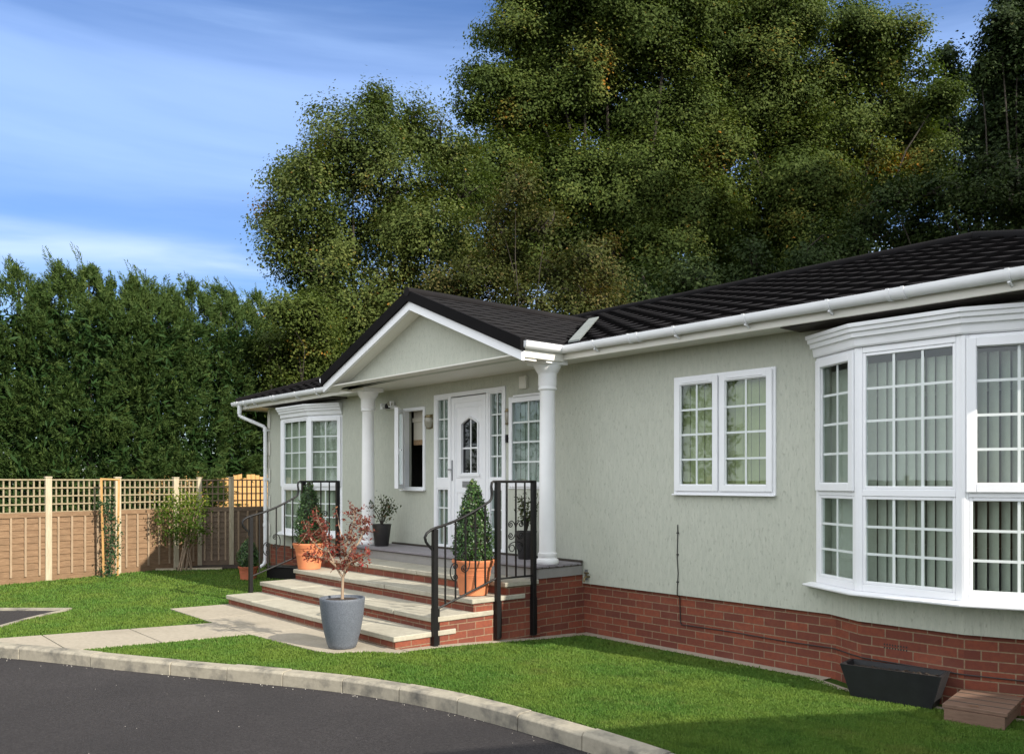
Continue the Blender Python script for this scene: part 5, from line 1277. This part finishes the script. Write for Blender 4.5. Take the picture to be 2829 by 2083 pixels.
tree('oak_tree', 'biggest oak, rising out of the picture behind the middle of the roof', (-6.0, -16.4), OAK_B, M['oak_olive'], 102, .112, .45, 98, .50, 11, patches=[(-5.1, -15.0, 15.5, .6, .5)])
tree('oak_tree', 'broad olive and yellowing oak right of the biggest tree', (-2.6, -23.2), OAK_C, M['oak_olive'], 103, .115, .45, 98, .52, 11, .53, patches=[(-.8, -24.5, 13.2, 1.0, .35), (.2, -26.0, 14.0, .9, .3)])
tree('turning_tree', 'small tree with browning autumn leaves behind the porch gable', (-1.4, -8.4), BROWN_D, M['oak_brown'], 104, .082, .10, 80, .40, 8, .38)
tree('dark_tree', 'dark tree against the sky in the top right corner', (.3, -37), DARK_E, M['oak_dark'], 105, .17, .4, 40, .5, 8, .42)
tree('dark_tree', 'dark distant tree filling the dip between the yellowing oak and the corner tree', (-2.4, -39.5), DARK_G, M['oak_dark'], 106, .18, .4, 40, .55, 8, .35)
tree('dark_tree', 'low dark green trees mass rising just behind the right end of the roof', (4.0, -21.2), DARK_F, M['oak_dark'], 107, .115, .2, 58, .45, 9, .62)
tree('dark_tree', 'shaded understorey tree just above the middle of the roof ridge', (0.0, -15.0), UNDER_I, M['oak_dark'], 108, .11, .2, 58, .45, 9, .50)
tree('yellowing_bush', 'yellow green bushy tree between the hedge and the gable', (-4.1, -2.9), BUSH_H, M['oak_olive'], 109, .076, .08, 85, .36, 10, .50, sub=(13, 16))
# wood behind these, plus unseen trees added at right to shade the oaks
wd = np.random.default_rng(110); CC = []; NN = []
for (u, v, z, r_) in [(-12, -22, 7, 4), (-9, -26, 8, 4), (-6, -29, 8, 4.5), (-3, -31, 8, 4.5), (0, -33, 9, 4.5), (3, -34, 9, 4.5), (6, -35, 9, 4.5), (-10, -21, 3.5, 3.5), (-6, -25, 4, 4), (-1, -29, 4, 4), (3, -31, 5, 4), (-12, -16, 4, 3), (-9.5, -13, 4.5, 2.4), (10.3, -23, 6, 4.2), (10.5, -24, 12, 4.2), (11.0, -23, 16, 3.2), (12.5, -18, 6, 4), (12.8, -18, 12, 4), (13, -18.5, 17.5, 3.4), (14, -28, 8, 5), (14, -28, 16, 4.5), (18, -22, 10, 5)]:
    n = 5200; d = unit(wd, n); CC.append(np.array([u, v, z]) + d * r_ * wd.uniform(.7, 1.05, (n, 1))); NN.append(wd.normal(0, .8, (n, 3)) + [0, 0, .6])
C = np.concatenate(CC); tag(leaf_mesh('woodland_and_shade_trees', C, np.concatenate(NN), .30 * wd.uniform(.6, 1.3, len(C)), wd.normal(.35, .2, len(C)), M['oak_dark'], None, .7), kind='stuff')

# ------------------------------------------------------------------ neighbouring home: out of shot to the right, it throws the shadow on the lawn
t = thing('neighbouring_home', 'pale neighbouring park home out of shot on the right, shading the front lawn', 'house', (18.6, 0, 0))
P1, P2 = np.array([18.5, -2.3]), np.array([15.75, 3.65]); dd = (P2 - P1) / np.linalg.norm(P2 - P1); nq = np.array([-dd[1], dd[0]])
if nq[0] < 0: nq = -nq
sh = lambda o_: [tuple(P1 + nq * o_[0]), tuple(P2 + nq * o_[0]), tuple(P2 + nq * o_[1]), tuple(P1 + nq * o_[1])]
b = MB(); b.hexa(sh((.3, 5.5)), -.1, 2.61); b.build('wall', M['render'], t)
b = MB(); q = sh((-.0, 5.8)); r0 = P1 + nq * 2.9 + dd * 1.6; r1 = P2 + nq * 2.9 - dd * 1.6
b.add([p + (2.62,) for p in q] + [p + (3.0,) for p in q] + [tuple(r0) + (3.3,), tuple(r1) + (3.3,)], [(0, 1, 2, 3), (0, 1, 5, 4), (1, 2, 6, 5), (2, 3, 7, 6), (3, 0, 4, 7), (4, 5, 9, 8), (5, 6, 9), (6, 7, 8, 9), (7, 4, 8)]); b.build('roof', M['roof'], t)
